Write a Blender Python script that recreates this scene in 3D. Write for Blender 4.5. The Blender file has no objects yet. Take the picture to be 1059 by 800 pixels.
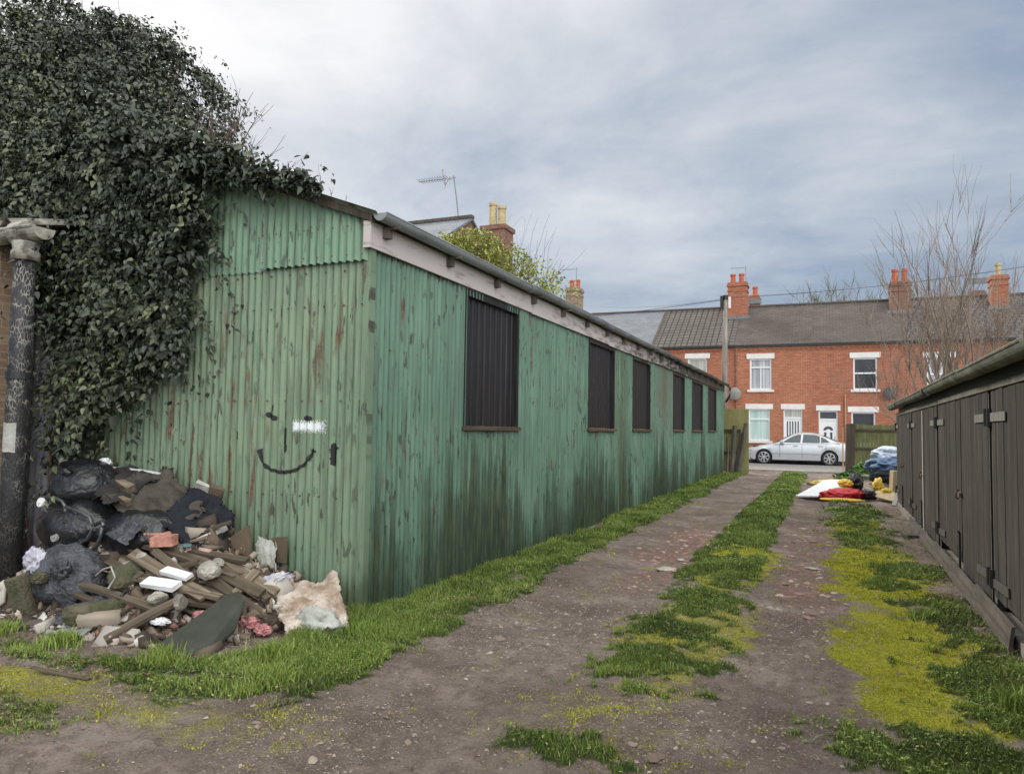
import bpy, bmesh, math, random
import numpy as np
from math import sin, cos, pi, radians, sqrt, atan2
from mathutils import Vector, Matrix, Euler
sc = bpy.context.scene
COL = sc.collection
rnd = random.Random(7)
rng = np.random.default_rng(7)

# ---------------------------------------------------------------- camera
cam = bpy.data.objects.new('camera', bpy.data.cameras.new('camera'))
COL.objects.link(cam)
cam.data.sensor_width = 36.0
cam.data.lens = 36.0 * 765 / 1059
cam.data.clip_end = 2000
cam.matrix_world = Matrix.Translation((0, 0, 1.55)) @ Matrix.Rotation(radians(23), 4, 'Z') @ Matrix.Rotation(pi/2 + radians(3.15), 4, 'X') @ Matrix.Rotation(radians(0.9), 4, 'Z')
sc.camera = cam

# ---------------------------------------------------------------- world and sun
SUN_AZ, SUN_EL = radians(-52), radians(33)          # azimuth from +Y, negative to the left
w = bpy.data.worlds.new("World"); sc.world = w; w.use_nodes = True
nt = w.node_tree; nt.nodes.clear()
def WN(t, **k):
    n = nt.nodes.new(t)
    for a, b in k.items(): setattr(n, a, b)
    return n
def WL(a, b): nt.links.new(a, b)
out = WN('ShaderNodeOutputWorld'); bg = WN('ShaderNodeBackground'); WL(bg.outputs[0], out.inputs[0])
bg.inputs['Strength'].default_value = 0.1
sky = WN('ShaderNodeTexSky', sky_type='NISHITA', sun_disc=False)
sky.sun_elevation = SUN_EL; sky.sun_rotation = SUN_AZ % (2*pi); sky.altitude = 50
tc = WN('ShaderNodeTexCoord')
sep = WN('ShaderNodeSeparateXYZ'); WL(tc.outputs['Generated'], sep.inputs[0])
def wm(op, a, b=None, c=None, clamp=False):
    n = WN('ShaderNodeMath', operation=op, use_clamp=clamp)
    for i, v in enumerate((a, b, c)):
        if v is None: continue
        if isinstance(v, (int, float)): n.inputs[i].default_value = v
        else: WL(v, n.inputs[i])
    return n.outputs[0]
zc = wm('ADD', wm('MAXIMUM', sep.outputs[2], 0.0), 0.22)
cx = WN('ShaderNodeCombineXYZ'); WL(wm('DIVIDE', sep.outputs[0], zc), cx.inputs[0]); WL(wm('DIVIDE', sep.outputs[1], zc), cx.inputs[1])
def wnoise(scale, detail, dist, loc, rz=0.0, sx=1.0):
    mp = WN('ShaderNodeMapping'); WL(cx.outputs[0], mp.inputs[0]); mp.inputs['Location'].default_value = loc
    mp.inputs['Rotation'].default_value = (0, 0, rz); mp.inputs['Scale'].default_value = (sx, 1, 1)
    n = WN('ShaderNodeTexNoise'); n.inputs['Scale'].default_value = scale; n.inputs['Detail'].default_value = detail
    n.inputs['Distortion'].default_value = dist; n.inputs['Roughness'].default_value = 0.58; WL(mp.outputs[0], n.inputs['Vector']); return n.outputs[0]
n1 = wnoise(0.75, 7, 0.35, (3.1, 1.7, 0), radians(50), 0.8)
n2 = wnoise(2.1, 8, 0.5, (7.3, 2.2, 0), radians(50), 0.75)
sv = (sin(SUN_AZ)*cos(SUN_EL), cos(SUN_AZ)*cos(SUN_EL), sin(SUN_EL))
dt = WN('ShaderNodeVectorMath', operation='DOT_PRODUCT'); WL(tc.outputs['Generated'], dt.inputs[0]); dt.inputs[1].default_value = sv
prox = wm('POWER', wm('MAXIMUM', dt.outputs['Value'], 0.0), 3.2)
dens = wm('ADD', wm('ADD', wm('MULTIPLY', n1, 0.85), wm('MULTIPLY', n2, 0.42)), -0.175)
dens = wm('ADD', dens, wm('MULTIPLY', prox, 0.44))
rp = WN('ShaderNodeValToRGB'); WL(dens, rp.inputs[0])
els = rp.color_ramp.elements
els[0].position = 0.40; els[0].color = (0.27, 0.345, 0.47, 1)
els[1].position = 0.86; els[1].color = (0.97, 0.98, 1.0, 1)
for p, c in ((0.52, (0.36, 0.44, 0.56, 1)), (0.62, (0.54, 0.60, 0.69, 1)), (0.73, (0.74, 0.77, 0.82, 1))):
    e = els.new(p); e.color = c
hz = wm('POWER', wm('SUBTRACT', 1.0, wm('MAXIMUM', sep.outputs[2], 0.0), clamp=True), 7.0)   # paler towards the horizon
mxh = WN('ShaderNodeMix', data_type='RGBA'); WL(wm('MULTIPLY', hz, 0.45), mxh.inputs[0]); WL(rp.outputs[0], mxh.inputs[6]); mxh.inputs[7].default_value = (0.52, 0.61, 0.72, 1)
scl = WN('ShaderNodeMix', data_type='RGBA', blend_type='MULTIPLY'); scl.inputs[0].default_value = 1; WL(mxh.outputs[2], scl.inputs[6]); scl.inputs[7].default_value = (1, 1, 1, 1)
# clouds brighten towards the zenith; bright unseen patch added behind right to light the scene
def wr(v, a, b):
    n = WN('ShaderNodeMapRange'); n.interpolation_type = 'SMOOTHSTEP'; WL(v, n.inputs[0]); n.inputs[1].default_value = a; n.inputs[2].default_value = b; return n.outputs[0]
zen = wr(sep.outputs[2], 0.52, 0.85); bd = WN('ShaderNodeVectorMath', operation='DOT_PRODUCT'); WL(tc.outputs['Generated'], bd.inputs[0]); bd.inputs[1].default_value = (0.62, -0.66, 0.42)
beh = wm('POWER', wm('MAXIMUM', bd.outputs['Value'], 0.0), 2.5)
gain = wm('ADD', 4.35, wm('ADD', wm('MULTIPLY', zen, 5.5), wm('MULTIPLY', beh, 22.0)))
whi = WN('ShaderNodeMix', data_type='RGBA'); WL(wm('MULTIPLY', wm('MAXIMUM', zen, beh), 0.85), whi.inputs[0]); WL(scl.outputs[2], whi.inputs[6]); whi.inputs[7].default_value = (0.74, 0.70, 0.64, 1)
vs = WN('ShaderNodeVectorMath', operation='SCALE'); WL(whi.outputs[2], vs.inputs[0]); WL(gain, vs.inputs['Scale'])
mxs = WN('ShaderNodeMix', data_type='RGBA'); mxs.inputs[0].default_value = 0.95; WL(sky.outputs[0], mxs.inputs[6]); WL(vs.outputs[0], mxs.inputs[7])
WL(mxs.outputs[2], bg.inputs[0])

sun = bpy.data.objects.new('sun', bpy.data.lights.new('sun', 'SUN')); COL.objects.link(sun)
sun.data.energy = 1.5; sun.data.angle = radians(10); sun.data.color = (1, 0.93, 0.82)
sun.rotation_euler = Vector(sv).to_track_quat('Z', 'Y').to_euler()
sc.view_settings.view_transform = 'Standard'; sc.view_settings.look = 'None'
sc.view_settings.gamma = 1; sc.view_settings.use_curve_mapping = False
sc.view_settings.exposure = 1.05

# ---------------------------------------------------------------- material helper
class Mat:
    def __init__(s, name, rough=0.8, col=(0.5, 0.5, 0.5), metal=0.0, spec=None):
        s.m = bpy.data.materials.new(name); s.m.use_nodes = True
        s.nt = s.m.node_tree; s.b = s.nt.nodes['Principled BSDF']
        s.b.inputs['Roughness'].default_value = rough; s.b.inputs['Metallic'].default_value = metal
        s.b.inputs['Base Color'].default_value = (*col, 1)
        if spec is not None: s.b.inputs['Specular IOR Level'].default_value = spec
        s.tc = s.nt.nodes.new('ShaderNodeTexCoord')
    def link(s, a, i):
        if isinstance(a, (int, float)): i.default_value = a
        elif isinstance(a, tuple): i.default_value = (*a, 1) if len(a) == 3 and len(i.default_value) == 4 else a
        else: s.nt.links.new(a, i)
    def vec(s, scale=(1, 1, 1), loc=(0, 0, 0), kind='Object', rot=(0, 0, 0)):
        mp = s.nt.nodes.new('ShaderNodeMapping'); s.link(s.tc.outputs[kind], mp.inputs[0])
        mp.inputs['Scale'].default_value = scale; mp.inputs['Location'].default_value = loc; mp.inputs['Rotation'].default_value = rot
        return mp.outputs[0]
    def noise(s, v, scale=1, detail=4, rough=0.55, dist=0):
        n = s.nt.nodes.new('ShaderNodeTexNoise'); s.link(v, n.inputs['Vector'])
        n.inputs['Scale'].default_value = scale; n.inputs['Detail'].default_value = detail
        n.inputs['Roughness'].default_value = rough; n.inputs['Distortion'].default_value = dist
        return n.outputs[0]
    def voro(s, v, scale=1, feature='F1', out=0, rand=1.0):
        n = s.nt.nodes.new('ShaderNodeTexVoronoi'); n.feature = feature; s.link(v, n.inputs['Vector'])
        n.inputs['Scale'].default_value = scale; n.inputs['Randomness'].default_value = rand
        return n.outputs[out]
    def ramp(s, f, *st):
        n = s.nt.nodes.new('ShaderNodeValToRGB'); s.link(f, n.inputs[0]); e = n.color_ramp.elements
        def c4(c): return (c, c, c, 1) if isinstance(c, (int, float)) else (*c, 1)
        e[0].position, e[0].color = st[0][0], c4(st[0][1]); e[1].position, e[1].color = st[-1][0], c4(st[-1][1])
        for p, c in st[1:-1]:
            q = e.new(p); q.color = c4(c)
        return n.outputs[0]
    def mix(s, f, a, b, mode='MIX'):
        n = s.nt.nodes.new('ShaderNodeMix'); n.data_type = 'RGBA'; n.blend_type = mode
        s.link(f, n.inputs[0]); s.link(a, n.inputs[6]); s.link(b, n.inputs[7]); return n.outputs[2]
    def math(s, op, a, b=0.0, clamp=False):
        n = s.nt.nodes.new('ShaderNodeMath'); n.operation = op; n.use_clamp = clamp
        s.link(a, n.inputs[0]); s.link(b, n.inputs[1]); return n.outputs[0]
    def sep(s, v):
        n = s.nt.nodes.new('ShaderNodeSeparateXYZ'); s.link(v, n.inputs[0]); return n.outputs
    def comb(s, x, y, z):
        n = s.nt.nodes.new('ShaderNodeCombineXYZ')
        for i, q in enumerate((x, y, z)): s.link(q, n.inputs[i])
        return n.outputs[0]
    def attr(s, name, o=0):
        n = s.nt.nodes.new('ShaderNodeAttribute'); n.attribute_name = name; return n.outputs[o]
    def rand(s):
        return s.nt.nodes.new('ShaderNodeObjectInfo').outputs['Random']
    def col(s, c): s.link(c, s.b.inputs['Base Color']); return s
    def rough(s, c): s.link(c, s.b.inputs['Roughness']); return s
    def bump(s, h, strength=0.5, dist=0.01):
        n = s.nt.nodes.new('ShaderNodeBump'); s.link(h, n.inputs['Height'])
        n.inputs['Strength'].default_value = strength; n.inputs['Distance'].default_value = dist
        s.nt.links.new(n.outputs[0], s.b.inputs['Normal']); return s

def simple(name, col, rough=0.8, var=0.25, scale=8, metal=0.0, bump=0.3, bd=0.004, col2=None, spec=None):
    m = Mat(name, rough, col, metal, spec)
    n = m.noise(m.vec(), scale, 6, 0.6)
    c2 = col2 or tuple(x*(1-var) for x in col)
    c1 = tuple(min(1, x*(1+var*0.5)) for x in col)
    m.col(m.ramp(n, (0.35, c2), (0.65, c1)))
    if bump: m.bump(m.noise(m.vec(), scale*5, 4), bump, bd)
    return m.m

# ---------------------------------------------------------------- mesh helper
ORG = {}
def children_offset(parent):
    return ORG[parent.name]
def link_mesh(name, me, mats, parent=None, base=None, smooth=False):
    n = len(me.vertices); co = np.empty(n*3, np.float32); me.vertices.foreach_get('co', co); co = co.reshape(-1, 3)
    if parent is not None: off = ORG[parent.name]
    elif base is not None: off = np.array(base, np.float32)
    else:
        mn, mx = co.min(0), co.max(0); off = np.array([(mn[0]+mx[0])/2, (mn[1]+mx[1])/2, mn[2]], np.float32)
    me.vertices.foreach_set('co', (co-off).ravel().astype(np.float32))
    for m in (mats if isinstance(mats, (list, tuple)) else [mats]): me.materials.append(m)
    if smooth: me.polygons.foreach_set('use_smooth', [True]*len(me.polygons))
    me.update()
    o = bpy.data.objects.new(name, me); COL.objects.link(o)
    if parent is not None: o.parent = parent
    else: o.location = [float(x) for x in off]
    ORG[o.name] = off
    return o
def tag(o, label=None, cat=None, group=None, kind=None):
    if label: o['label'] = label
    if cat: o['category'] = cat
    if group: o['group'] = group
    if kind: o['kind'] = kind
    return o
def thing(name, label, cat, loc=(0, 0, 0), group=None):
    o = bpy.data.objects.new(name, None); COL.objects.link(o); o.location = loc; o.empty_display_size = 0.2
    ORG[o.name] = np.array(loc, np.float32)
    return tag(o, label, cat, group)
def copy_tree(src, loc, label, group=None):
    r = src.copy(); COL.objects.link(r); r.location = loc; r['label'] = label
    if group: r['group'] = group
    def rec(a, b):
        for ch in list(a.children):
            c = ch.copy(); COL.objects.link(c); c.parent = b; rec(ch, c)
    rec(src, r)
    return r
class MB:
    def __init__(s): s.v = []; s.f = []; s.mi = []
    def add(s, vs, fs, mi=0):
        b = len(s.v); s.v += [tuple(map(float, q)) for q in vs]; s.f += [tuple(i+b for i in q) for q in fs]; s.mi += [mi]*len(fs); return s
    def box(s, x0, x1, y0, y1, z0, z1, mi=0):
        v = [(x, y, z) for x in (x0, x1) for y in (y0, y1) for z in (z0, z1)]
        return s.add(v, [(0,1,3,2),(4,6,7,5),(0,4,5,1),(2,3,7,6),(0,2,6,4),(1,5,7,3)], mi)
    def rbox(s, c, size, rot=(0, 0, 0), mi=0, jit=0.0):
        R = Euler(rot).to_matrix(); v = []
        for x in (-.5, .5):
            for y in (-.5, .5):
                for z in (-.5, .5):
                    p = R @ Vector((x*size[0], y*size[1], z*size[2])) + Vector(c)
                    v.append((p.x+rnd.uniform(-jit, jit), p.y+rnd.uniform(-jit, jit), p.z+rnd.uniform(-jit, jit)))
        return s.add(v, [(0,1,3,2),(4,6,7,5),(0,4,5,1),(2,3,7,6),(0,2,6,4),(1,5,7,3)], mi)
    def tube(s, pts, rads, n=8, mi=0, cap=True):
        pts = [Vector(p) for p in pts]
        if isinstance(rads, (int, float)): rads = [rads]*len(pts)
        rings = []; up = None
        for i, p in enumerate(pts):
            d = (pts[min(i+1, len(pts)-1)] - pts[max(i-1, 0)]).normalized()
            if up is None: up = Vector((0, 0, 1)) if abs(d.z) < 0.9 else Vector((1, 0, 0))
            a = d.cross(up)
            if a.length < 1e-4: a = d.orthogonal()
            a.normalize(); b = d.cross(a).normalized(); up = -b if False else up
            rings.append([p + a*(rads[i]*cos(2*pi*k/n)) + b*(rads[i]*sin(2*pi*k/n)) for k in range(n)])
        v = [q for r in rings for q in r]; f = []
        for i in range(len(pts)-1):
            for k in range(n):
                f.append((i*n+k, i*n+(k+1) % n, (i+1)*n+(k+1) % n, (i+1)*n+k))
        if cap: f += [tuple(range(n))[::-1], tuple((len(pts)-1)*n+k for k in range(n))]
        return s.add(v, f, mi)
    def prism(s, poly, axis, a, b, mi=0):
        """poly: 2-D points, extruded along axis 0/1/2 from a to b"""
        def mk(p, t):
            return {0: (t, p[0], p[1]), 1: (p[0], t, p[1]), 2: (p[0], p[1], t)}[axis]
        n = len(poly); v = [mk(p, a) for p in poly] + [mk(p, b) for p in poly]
        f = [tuple(range(n)), tuple(range(2*n-1, n-1, -1))] + [(i, i+n, (i+1) % n+n, (i+1) % n) for i in range(n)]
        return s.add(v, f, mi)
    def grid(s, P, mi=0):
        """P: array (a,b,3)"""
        a, b = len(P), len(P[0]); v = [tuple(P[i][j]) for i in range(a) for j in range(b)]
        f = [(i*b+j, i*b+j+1, (i+1)*b+j+1, (i+1)*b+j) for i in range(a-1) for j in range(b-1)]
        return s.add(v, f, mi)
    def build(s, name, mats, parent=None, smooth=False, base=None, bevel=0, fixn=True):
        me = bpy.data.meshes.new(name); me.from_pydata(s.v, [], s.f)
        if isinstance(mats, (list, tuple)) and len(mats) > 1: me.polygons.foreach_set('material_index', s.mi)
        if fixn and len(s.f) < 60000:
            bm = bmesh.new(); bm.from_mesh(me); bmesh.ops.recalc_face_normals(bm, faces=bm.faces); bm.to_mesh(me); bm.free()
        o = link_mesh(name, me, mats, parent, base, smooth)
        if bevel:
            md = o.modifiers.new('bevel', 'BEVEL'); md.width = bevel; md.segments = 2; md.limit_method = 'ANGLE'
        return o

def fast_mesh(name, V, F, mats, parent=None, base=None, smooth=False, attrs=None, uni=None):
    """V (n,3), F (m,k) numpy arrays, all faces with k corners"""
    me = bpy.data.meshes.new(name); m, k = F.shape
    me.vertices.add(len(V)); me.vertices.foreach_set('co', V.astype(np.float32).ravel())
    me.loops.add(m*k); me.loops.foreach_set('vertex_index', F.astype(np.int32).ravel())
    me.polygons.add(m); me.polygons.foreach_set('loop_start', np.arange(0, m*k, k, dtype=np.int32)); me.polygons.foreach_set('loop_total', np.full(m, k, np.int32))
    me.update(calc_edges=True)
    for an, av in (attrs or {}).items():
        if av.ndim == 1: a = me.attributes.new(an, 'FLOAT', 'POINT'); a.data.foreach_set('value', av.astype(np.float32))
        else: a = me.attributes.new(an, 'FLOAT_COLOR', 'POINT'); a.data.foreach_set('color', av.astype(np.float32).ravel())
    return link_mesh(name, me, mats, parent, base, smooth)

# value noise in numpy for masks and displacements
_T = rng.random((256, 256))
def vnoise(x, y, s=1.0):
    x = np.asarray(x, float)*s+100.3; y = np.asarray(y, float)*s+57.7
    xi = np.floor(x).astype(int); yi = np.floor(y).astype(int); fx = x-xi; fy = y-yi
    fx = fx*fx*(3-2*fx); fy = fy*fy*(3-2*fy)
    g = lambda a, b: _T[a % 256, b % 256]
    return (g(xi, yi)*(1-fx)+g(xi+1, yi)*fx)*(1-fy)+(g(xi, yi+1)*(1-fx)+g(xi+1, yi+1)*fx)*fy
def fbm(x, y, s=1.0, o=4):
    r = 0; a = 0.5; t = 0
    for i in range(o):
        r = r+a*vnoise(x, y, s*2.03**i); t += a; a *= 0.5
    return r/t
def sstep(a, b, x):
    t = np.clip((np.asarray(x, float)-a)/(b-a), 0, 1); return t*t*(3-2*t)
# ---------------------------------------------------------------- materials
def corr_paint(name, base, base2, rustk, algae, axis):
    """weathered painted corrugated iron; axis 0: wall runs along x, 1: along y"""
    m = Mat(name, 0.6); P = m.sep(m.vec()); u = P[axis]; z = P[2]
    sheet = m.nt.nodes.new('ShaderNodeTexWhiteNoise'); sheet.noise_dimensions = '1D'
    m.link(m.math('FLOOR', m.math('DIVIDE', u, 0.62)), sheet.inputs['W'])
    big = m.noise(m.comb(u, 0.0, z), 0.9, 5)
    strk = m.noise(m.comb(m.math('MULTIPLY', u, 16), 0.0, m.math('MULTIPLY', z, 0.8)), 1.0, 6, 0.6, 0.2)
    c = m.mix(m.ramp(big, (0.35, 0.0), (0.65, 1.0)), base, base2)
    c = m.mix(m.math('MULTIPLY', sheet.outputs[0], 0.35), c, tuple(x*0.72 for x in base), 'MIX')
    c = m.mix(m.ramp(strk, (0.40, 0.7), (0.52, 0.0)), c, tuple(x*0.5 for x in base2))
    pale = m.noise(m.comb(m.math('MULTIPLY', u, 22), 3.0, m.math('MULTIPLY', z, 1.5)), 1.0, 5, 0.65)
    c = m.mix(m.ramp(pale, (0.58, 0.0), (0.72, 0.35)), c, tuple(min(1, x*1.5+0.05) for x in base))
    # peeled dark flecks
    fl = m.noise(m.comb(m.math('MULTIPLY', u, 26), 7.0, m.math('MULTIPLY', z, 4.5)), 1.0, 5, 0.6)
    area = m.noise(m.comb(u, 5.0, z), 1.7, 3)
    fm = m.math('MULTIPLY', m.ramp(fl, (0.575, 0.0), (0.61, 1.0)), m.ramp(area, (0.40, 0.15), (0.56, 1.0)))
    c = m.mix(m.math('MULTIPLY', fm, 0.85), c, (0.045, 0.037, 0.028))
    # rust
    rs = m.noise(m.comb(m.math('MULTIPLY', u, 13), 1.0, m.math('MULTIPLY', z, 1.1)), 1.0, 7, 0.68, 0.3)
    ra = m.noise(m.comb(u, 9.0, m.math('MULTIPLY', z, 0.6)), 1.6, 2)
    rm = m.math('MULTIPLY', m.ramp(rs, (0.58-rustk, 0.0), (0.64-rustk, 1.0)), m.ramp(ra, (0.44, 0.05), (0.58, 1.0)))
    rc = m.ramp(m.noise(m.comb(u, 2.0, z), 30, 4), (0.35, (0.05, 0.022, 0.012)), (0.65, (0.19, 0.075, 0.035)))
    c = m.mix(m.math('MULTIPLY', rm, 0.9), c, rc)
    # dark algae creeping up from the foot in streaks
    st = m.math('ADD', m.math('MULTIPLY', m.math('SUBTRACT', m.noise(m.comb(m.math('MULTIPLY', u, 8), 4.0, m.math('MULTIPLY', z, 0.35)), 1.0, 6, 0.75), 0.5), 3.6), 0.45)
    lf = m.noise(m.comb(u, 11.0, 0.0), 0.8, 3)
    h = m.math('SUBTRACT', m.math('MULTIPLY', m.math('ADD', st, m.math('MULTIPLY', m.math('SUBTRACT', lf, 0.46), 5.0)), 1.75*algae), z)
    am = m.ramp(m.math('ADD', h, 0.25), (0.0, 0.0), (0.12, 0.5), (0.75, 1.0))
    c = m.mix(m.math('MULTIPLY', am, 0.85), c, m.ramp(m.noise(m.comb(m.math('MULTIPLY', u, 5), 2.0, z), 3, 4), (0.4, (0.012, 0.022, 0.013)), (0.62, (0.05, 0.062, 0.022))))
    if axis == 1:
        def band(c0, wd): return m.math('SUBTRACT', 1.0, m.math('DIVIDE', m.math('ABSOLUTE', m.math('SUBTRACT', u, c0)), wd), True)
        b1 = m.math('MULTIPLY', band(8.15, 0.75), m.ramp(st, (0.2, 0.15), (0.6, 1.0)))
        c = m.mix(m.math('MULTIPLY', b1, 0.7), c, (0.07, 0.062, 0.022))
        b2 = m.math('MULTIPLY', m.math('MULTIPLY', band(12.0, 1.3), m.ramp(strk, (0.35, 0.2), (0.55, 1.0))), m.ramp(m.math('MULTIPLY', z, 0.333), (0.35, 0.0), (0.75, 1.0)))
        c = m.mix(m.math('MULTIPLY', b2, 0.9), c, (0.115, 0.085, 0.055))
    m.col(c); m.rough(m.ramp(big, (0.3, 0.45), (0.7, 0.68)))
    m.bump(m.math('ADD', m.math('MULTIPLY', fm, -0.5), m.noise(m.comb(u, 0.0, z), 14, 4)), 0.35, 0.01)
    return m.m
M = {}
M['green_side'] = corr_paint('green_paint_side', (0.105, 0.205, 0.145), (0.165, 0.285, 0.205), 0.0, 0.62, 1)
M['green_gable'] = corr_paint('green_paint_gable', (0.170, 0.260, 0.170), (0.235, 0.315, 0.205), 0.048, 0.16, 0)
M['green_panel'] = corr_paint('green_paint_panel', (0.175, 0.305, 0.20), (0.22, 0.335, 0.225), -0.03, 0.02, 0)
M['green_trim'] = corr_paint('green_paint_trim', (0.11, 0.25, 0.155), (0.16, 0.30, 0.19), 0.0, 0.45, 1)
M['roof_sheet'] = simple('roof_sheet', (0.22, 0.27, 0.19), 0.8, 0.5, 5, col2=(0.06, 0.07, 0.05))
def _w():
    m = Mat('black_boards', 0.5); P = m.sep(m.vec())
    n = m.noise(m.comb(m.math('MULTIPLY', m.math('ADD', P[0], P[1]), 20), 0.0, P[2]), 1.5, 5)
    m.col(m.ramp(n, (0.35, (0.005, 0.005, 0.006)), (0.7, (0.026, 0.024, 0.025)))); m.bump(n, 0.4, 0.006); return m.m
M['black_board'] = _w()
def wood(name, c1, c2, axis=2, k=30, rough=0.85):
    m = Mat(name, rough); P = m.sep(m.vec()); q = [P[0], P[1], P[2]]
    v = [m.math('MULTIPLY', q[i], 1.0 if i == axis else k) for i in range(3)]
    n = m.noise(m.comb(*v), 1.0, 6, 0.65); b = m.noise(m.vec(), 2.5, 3)
    c = m.ramp(n, (0.32, c1), (0.68, c2))
    c = m.mix(m.ramp(b, (0.4, 0.0), (0.7, 0.5)), c, tuple(x*0.6 for x in c1))
    if name.startswith('weathered'):
        pl = m.nt.nodes.new('ShaderNodeTexWhiteNoise'); pl.noise_dimensions = '1D'; m.link(m.math('FLOOR', m.math('DIVIDE', P[1], 0.152)), pl.inputs['W'])
        c = m.mix(m.math('MULTIPLY', pl.outputs[0], 0.4), c, (0.045, 0.036, 0.029))
        g = m.noise(m.comb(0.0, m.math('MULTIPLY', P[1], 5), m.math('MULTIPLY', P[2], 0.9)), 1.0, 7, 0.72)
        c = m.mix(m.ramp(g, (0.5, 0.0), (0.66, 0.45)), c, (0.12, 0.10, 0.08))
        c = m.mix(m.ramp(g, (0.34, 0.8), (0.46, 0.0)), c, (0.009, 0.007, 0.006))
    m.col(c); m.bump(n, 0.6, 0.008); return m.m
M['sill'] = wood('sill_wood', (0.05, 0.035, 0.02), (0.16, 0.11, 0.07), 1)
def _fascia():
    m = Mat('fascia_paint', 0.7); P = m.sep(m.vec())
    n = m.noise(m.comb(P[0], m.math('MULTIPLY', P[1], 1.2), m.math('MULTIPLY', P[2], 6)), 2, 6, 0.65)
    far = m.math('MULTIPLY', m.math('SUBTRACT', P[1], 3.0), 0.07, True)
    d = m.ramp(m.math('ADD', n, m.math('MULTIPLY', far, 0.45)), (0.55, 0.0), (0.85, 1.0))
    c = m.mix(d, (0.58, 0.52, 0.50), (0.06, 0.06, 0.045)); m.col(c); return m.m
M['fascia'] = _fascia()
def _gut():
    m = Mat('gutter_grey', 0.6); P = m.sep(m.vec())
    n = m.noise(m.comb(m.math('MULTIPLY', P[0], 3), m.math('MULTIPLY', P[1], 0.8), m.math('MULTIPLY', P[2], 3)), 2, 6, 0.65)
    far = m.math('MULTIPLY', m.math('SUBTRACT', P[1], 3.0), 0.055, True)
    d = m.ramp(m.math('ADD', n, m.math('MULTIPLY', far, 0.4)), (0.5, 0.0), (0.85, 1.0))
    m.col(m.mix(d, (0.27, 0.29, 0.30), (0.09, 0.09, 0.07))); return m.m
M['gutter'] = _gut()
def _mossg():
    m = Mat('old_gutter', 0.9); n = m.noise(m.vec((3, 1.5, 3)), 2.5, 8, 0.7); n2 = m.noise(m.vec(), 14, 6, 0.7)
    c = m.ramp(n, (0.3, (0.075, 0.078, 0.06)), (0.5, (0.16, 0.165, 0.13)), (0.7, (0.33, 0.33, 0.28)))
    m.col(m.mix(m.ramp(n2, (0.45, 0.0), (0.7, 0.6)), c, (0.09, 0.085, 0.06))); m.bump(n2, 0.8, 0.02); return m.m
M['old_gutter'] = _mossg()
def ivy_mat(name, dark, light, young, rough=0.42):
    m = Mat(name, rough, spec=0.45); a = m.attr('tint', 2)
    m.col(m.ramp(a, (0.0, dark), (0.62, light), (0.93, young), (1.0, tuple(x*1.3 for x in young)))); return m.m
M['ivy'] = ivy_mat('ivy_leaf', (0.018, 0.026, 0.017), (0.055, 0.070, 0.046), (0.12, 0.135, 0.07), 0.38)
M['bush'] = ivy_mat('bush_leaf', (0.16, 0.18, 0.04), (0.32, 0.34, 0.07), (0.45, 0.46, 0.12), 0.6)
M['bark'] = simple('bark', (0.12, 0.095, 0.075), 0.9, 0.4, 12)
M['tree_bark'] = simple('tree_bark', (0.27, 0.21, 0.165), 0.85, 0.3, 20, bump=0)
M['twig'] = simple('twig', (0.15, 0.105, 0.08), 0.85, 0.3, 20, bump=0)
M['far_twig'] = simple('far_twig', (0.16, 0.16, 0.10), 0.85, 0.3, 5, bump=0)
def moss_mat():
    m = Mat('moss_fuzz', 0.8, spec=0.2); m.col(m.ramp(m.attr('tint', 2), (0.0, (0.14, 0.15, 0.02)), (0.5, (0.36, 0.37, 0.03)), (1.0, (0.62, 0.60, 0.06)))); return m.m
M['moss'] = moss_mat()
def grass_mat():
    m = Mat('grass_blades', 0.55, spec=0.3); a = m.attr('tint', 2)
    m.col(m.ramp(a, (0.0, (0.050, 0.085, 0.018)), (0.45, (0.175, 0.255, 0.048)), (0.8, (0.30, 0.39, 0.09)), (0.93, (0.30, 0.34, 0.12)), (1.0, (0.40, 0.33, 0.20)))); return m.m
M['grass'] = grass_mat()
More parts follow.
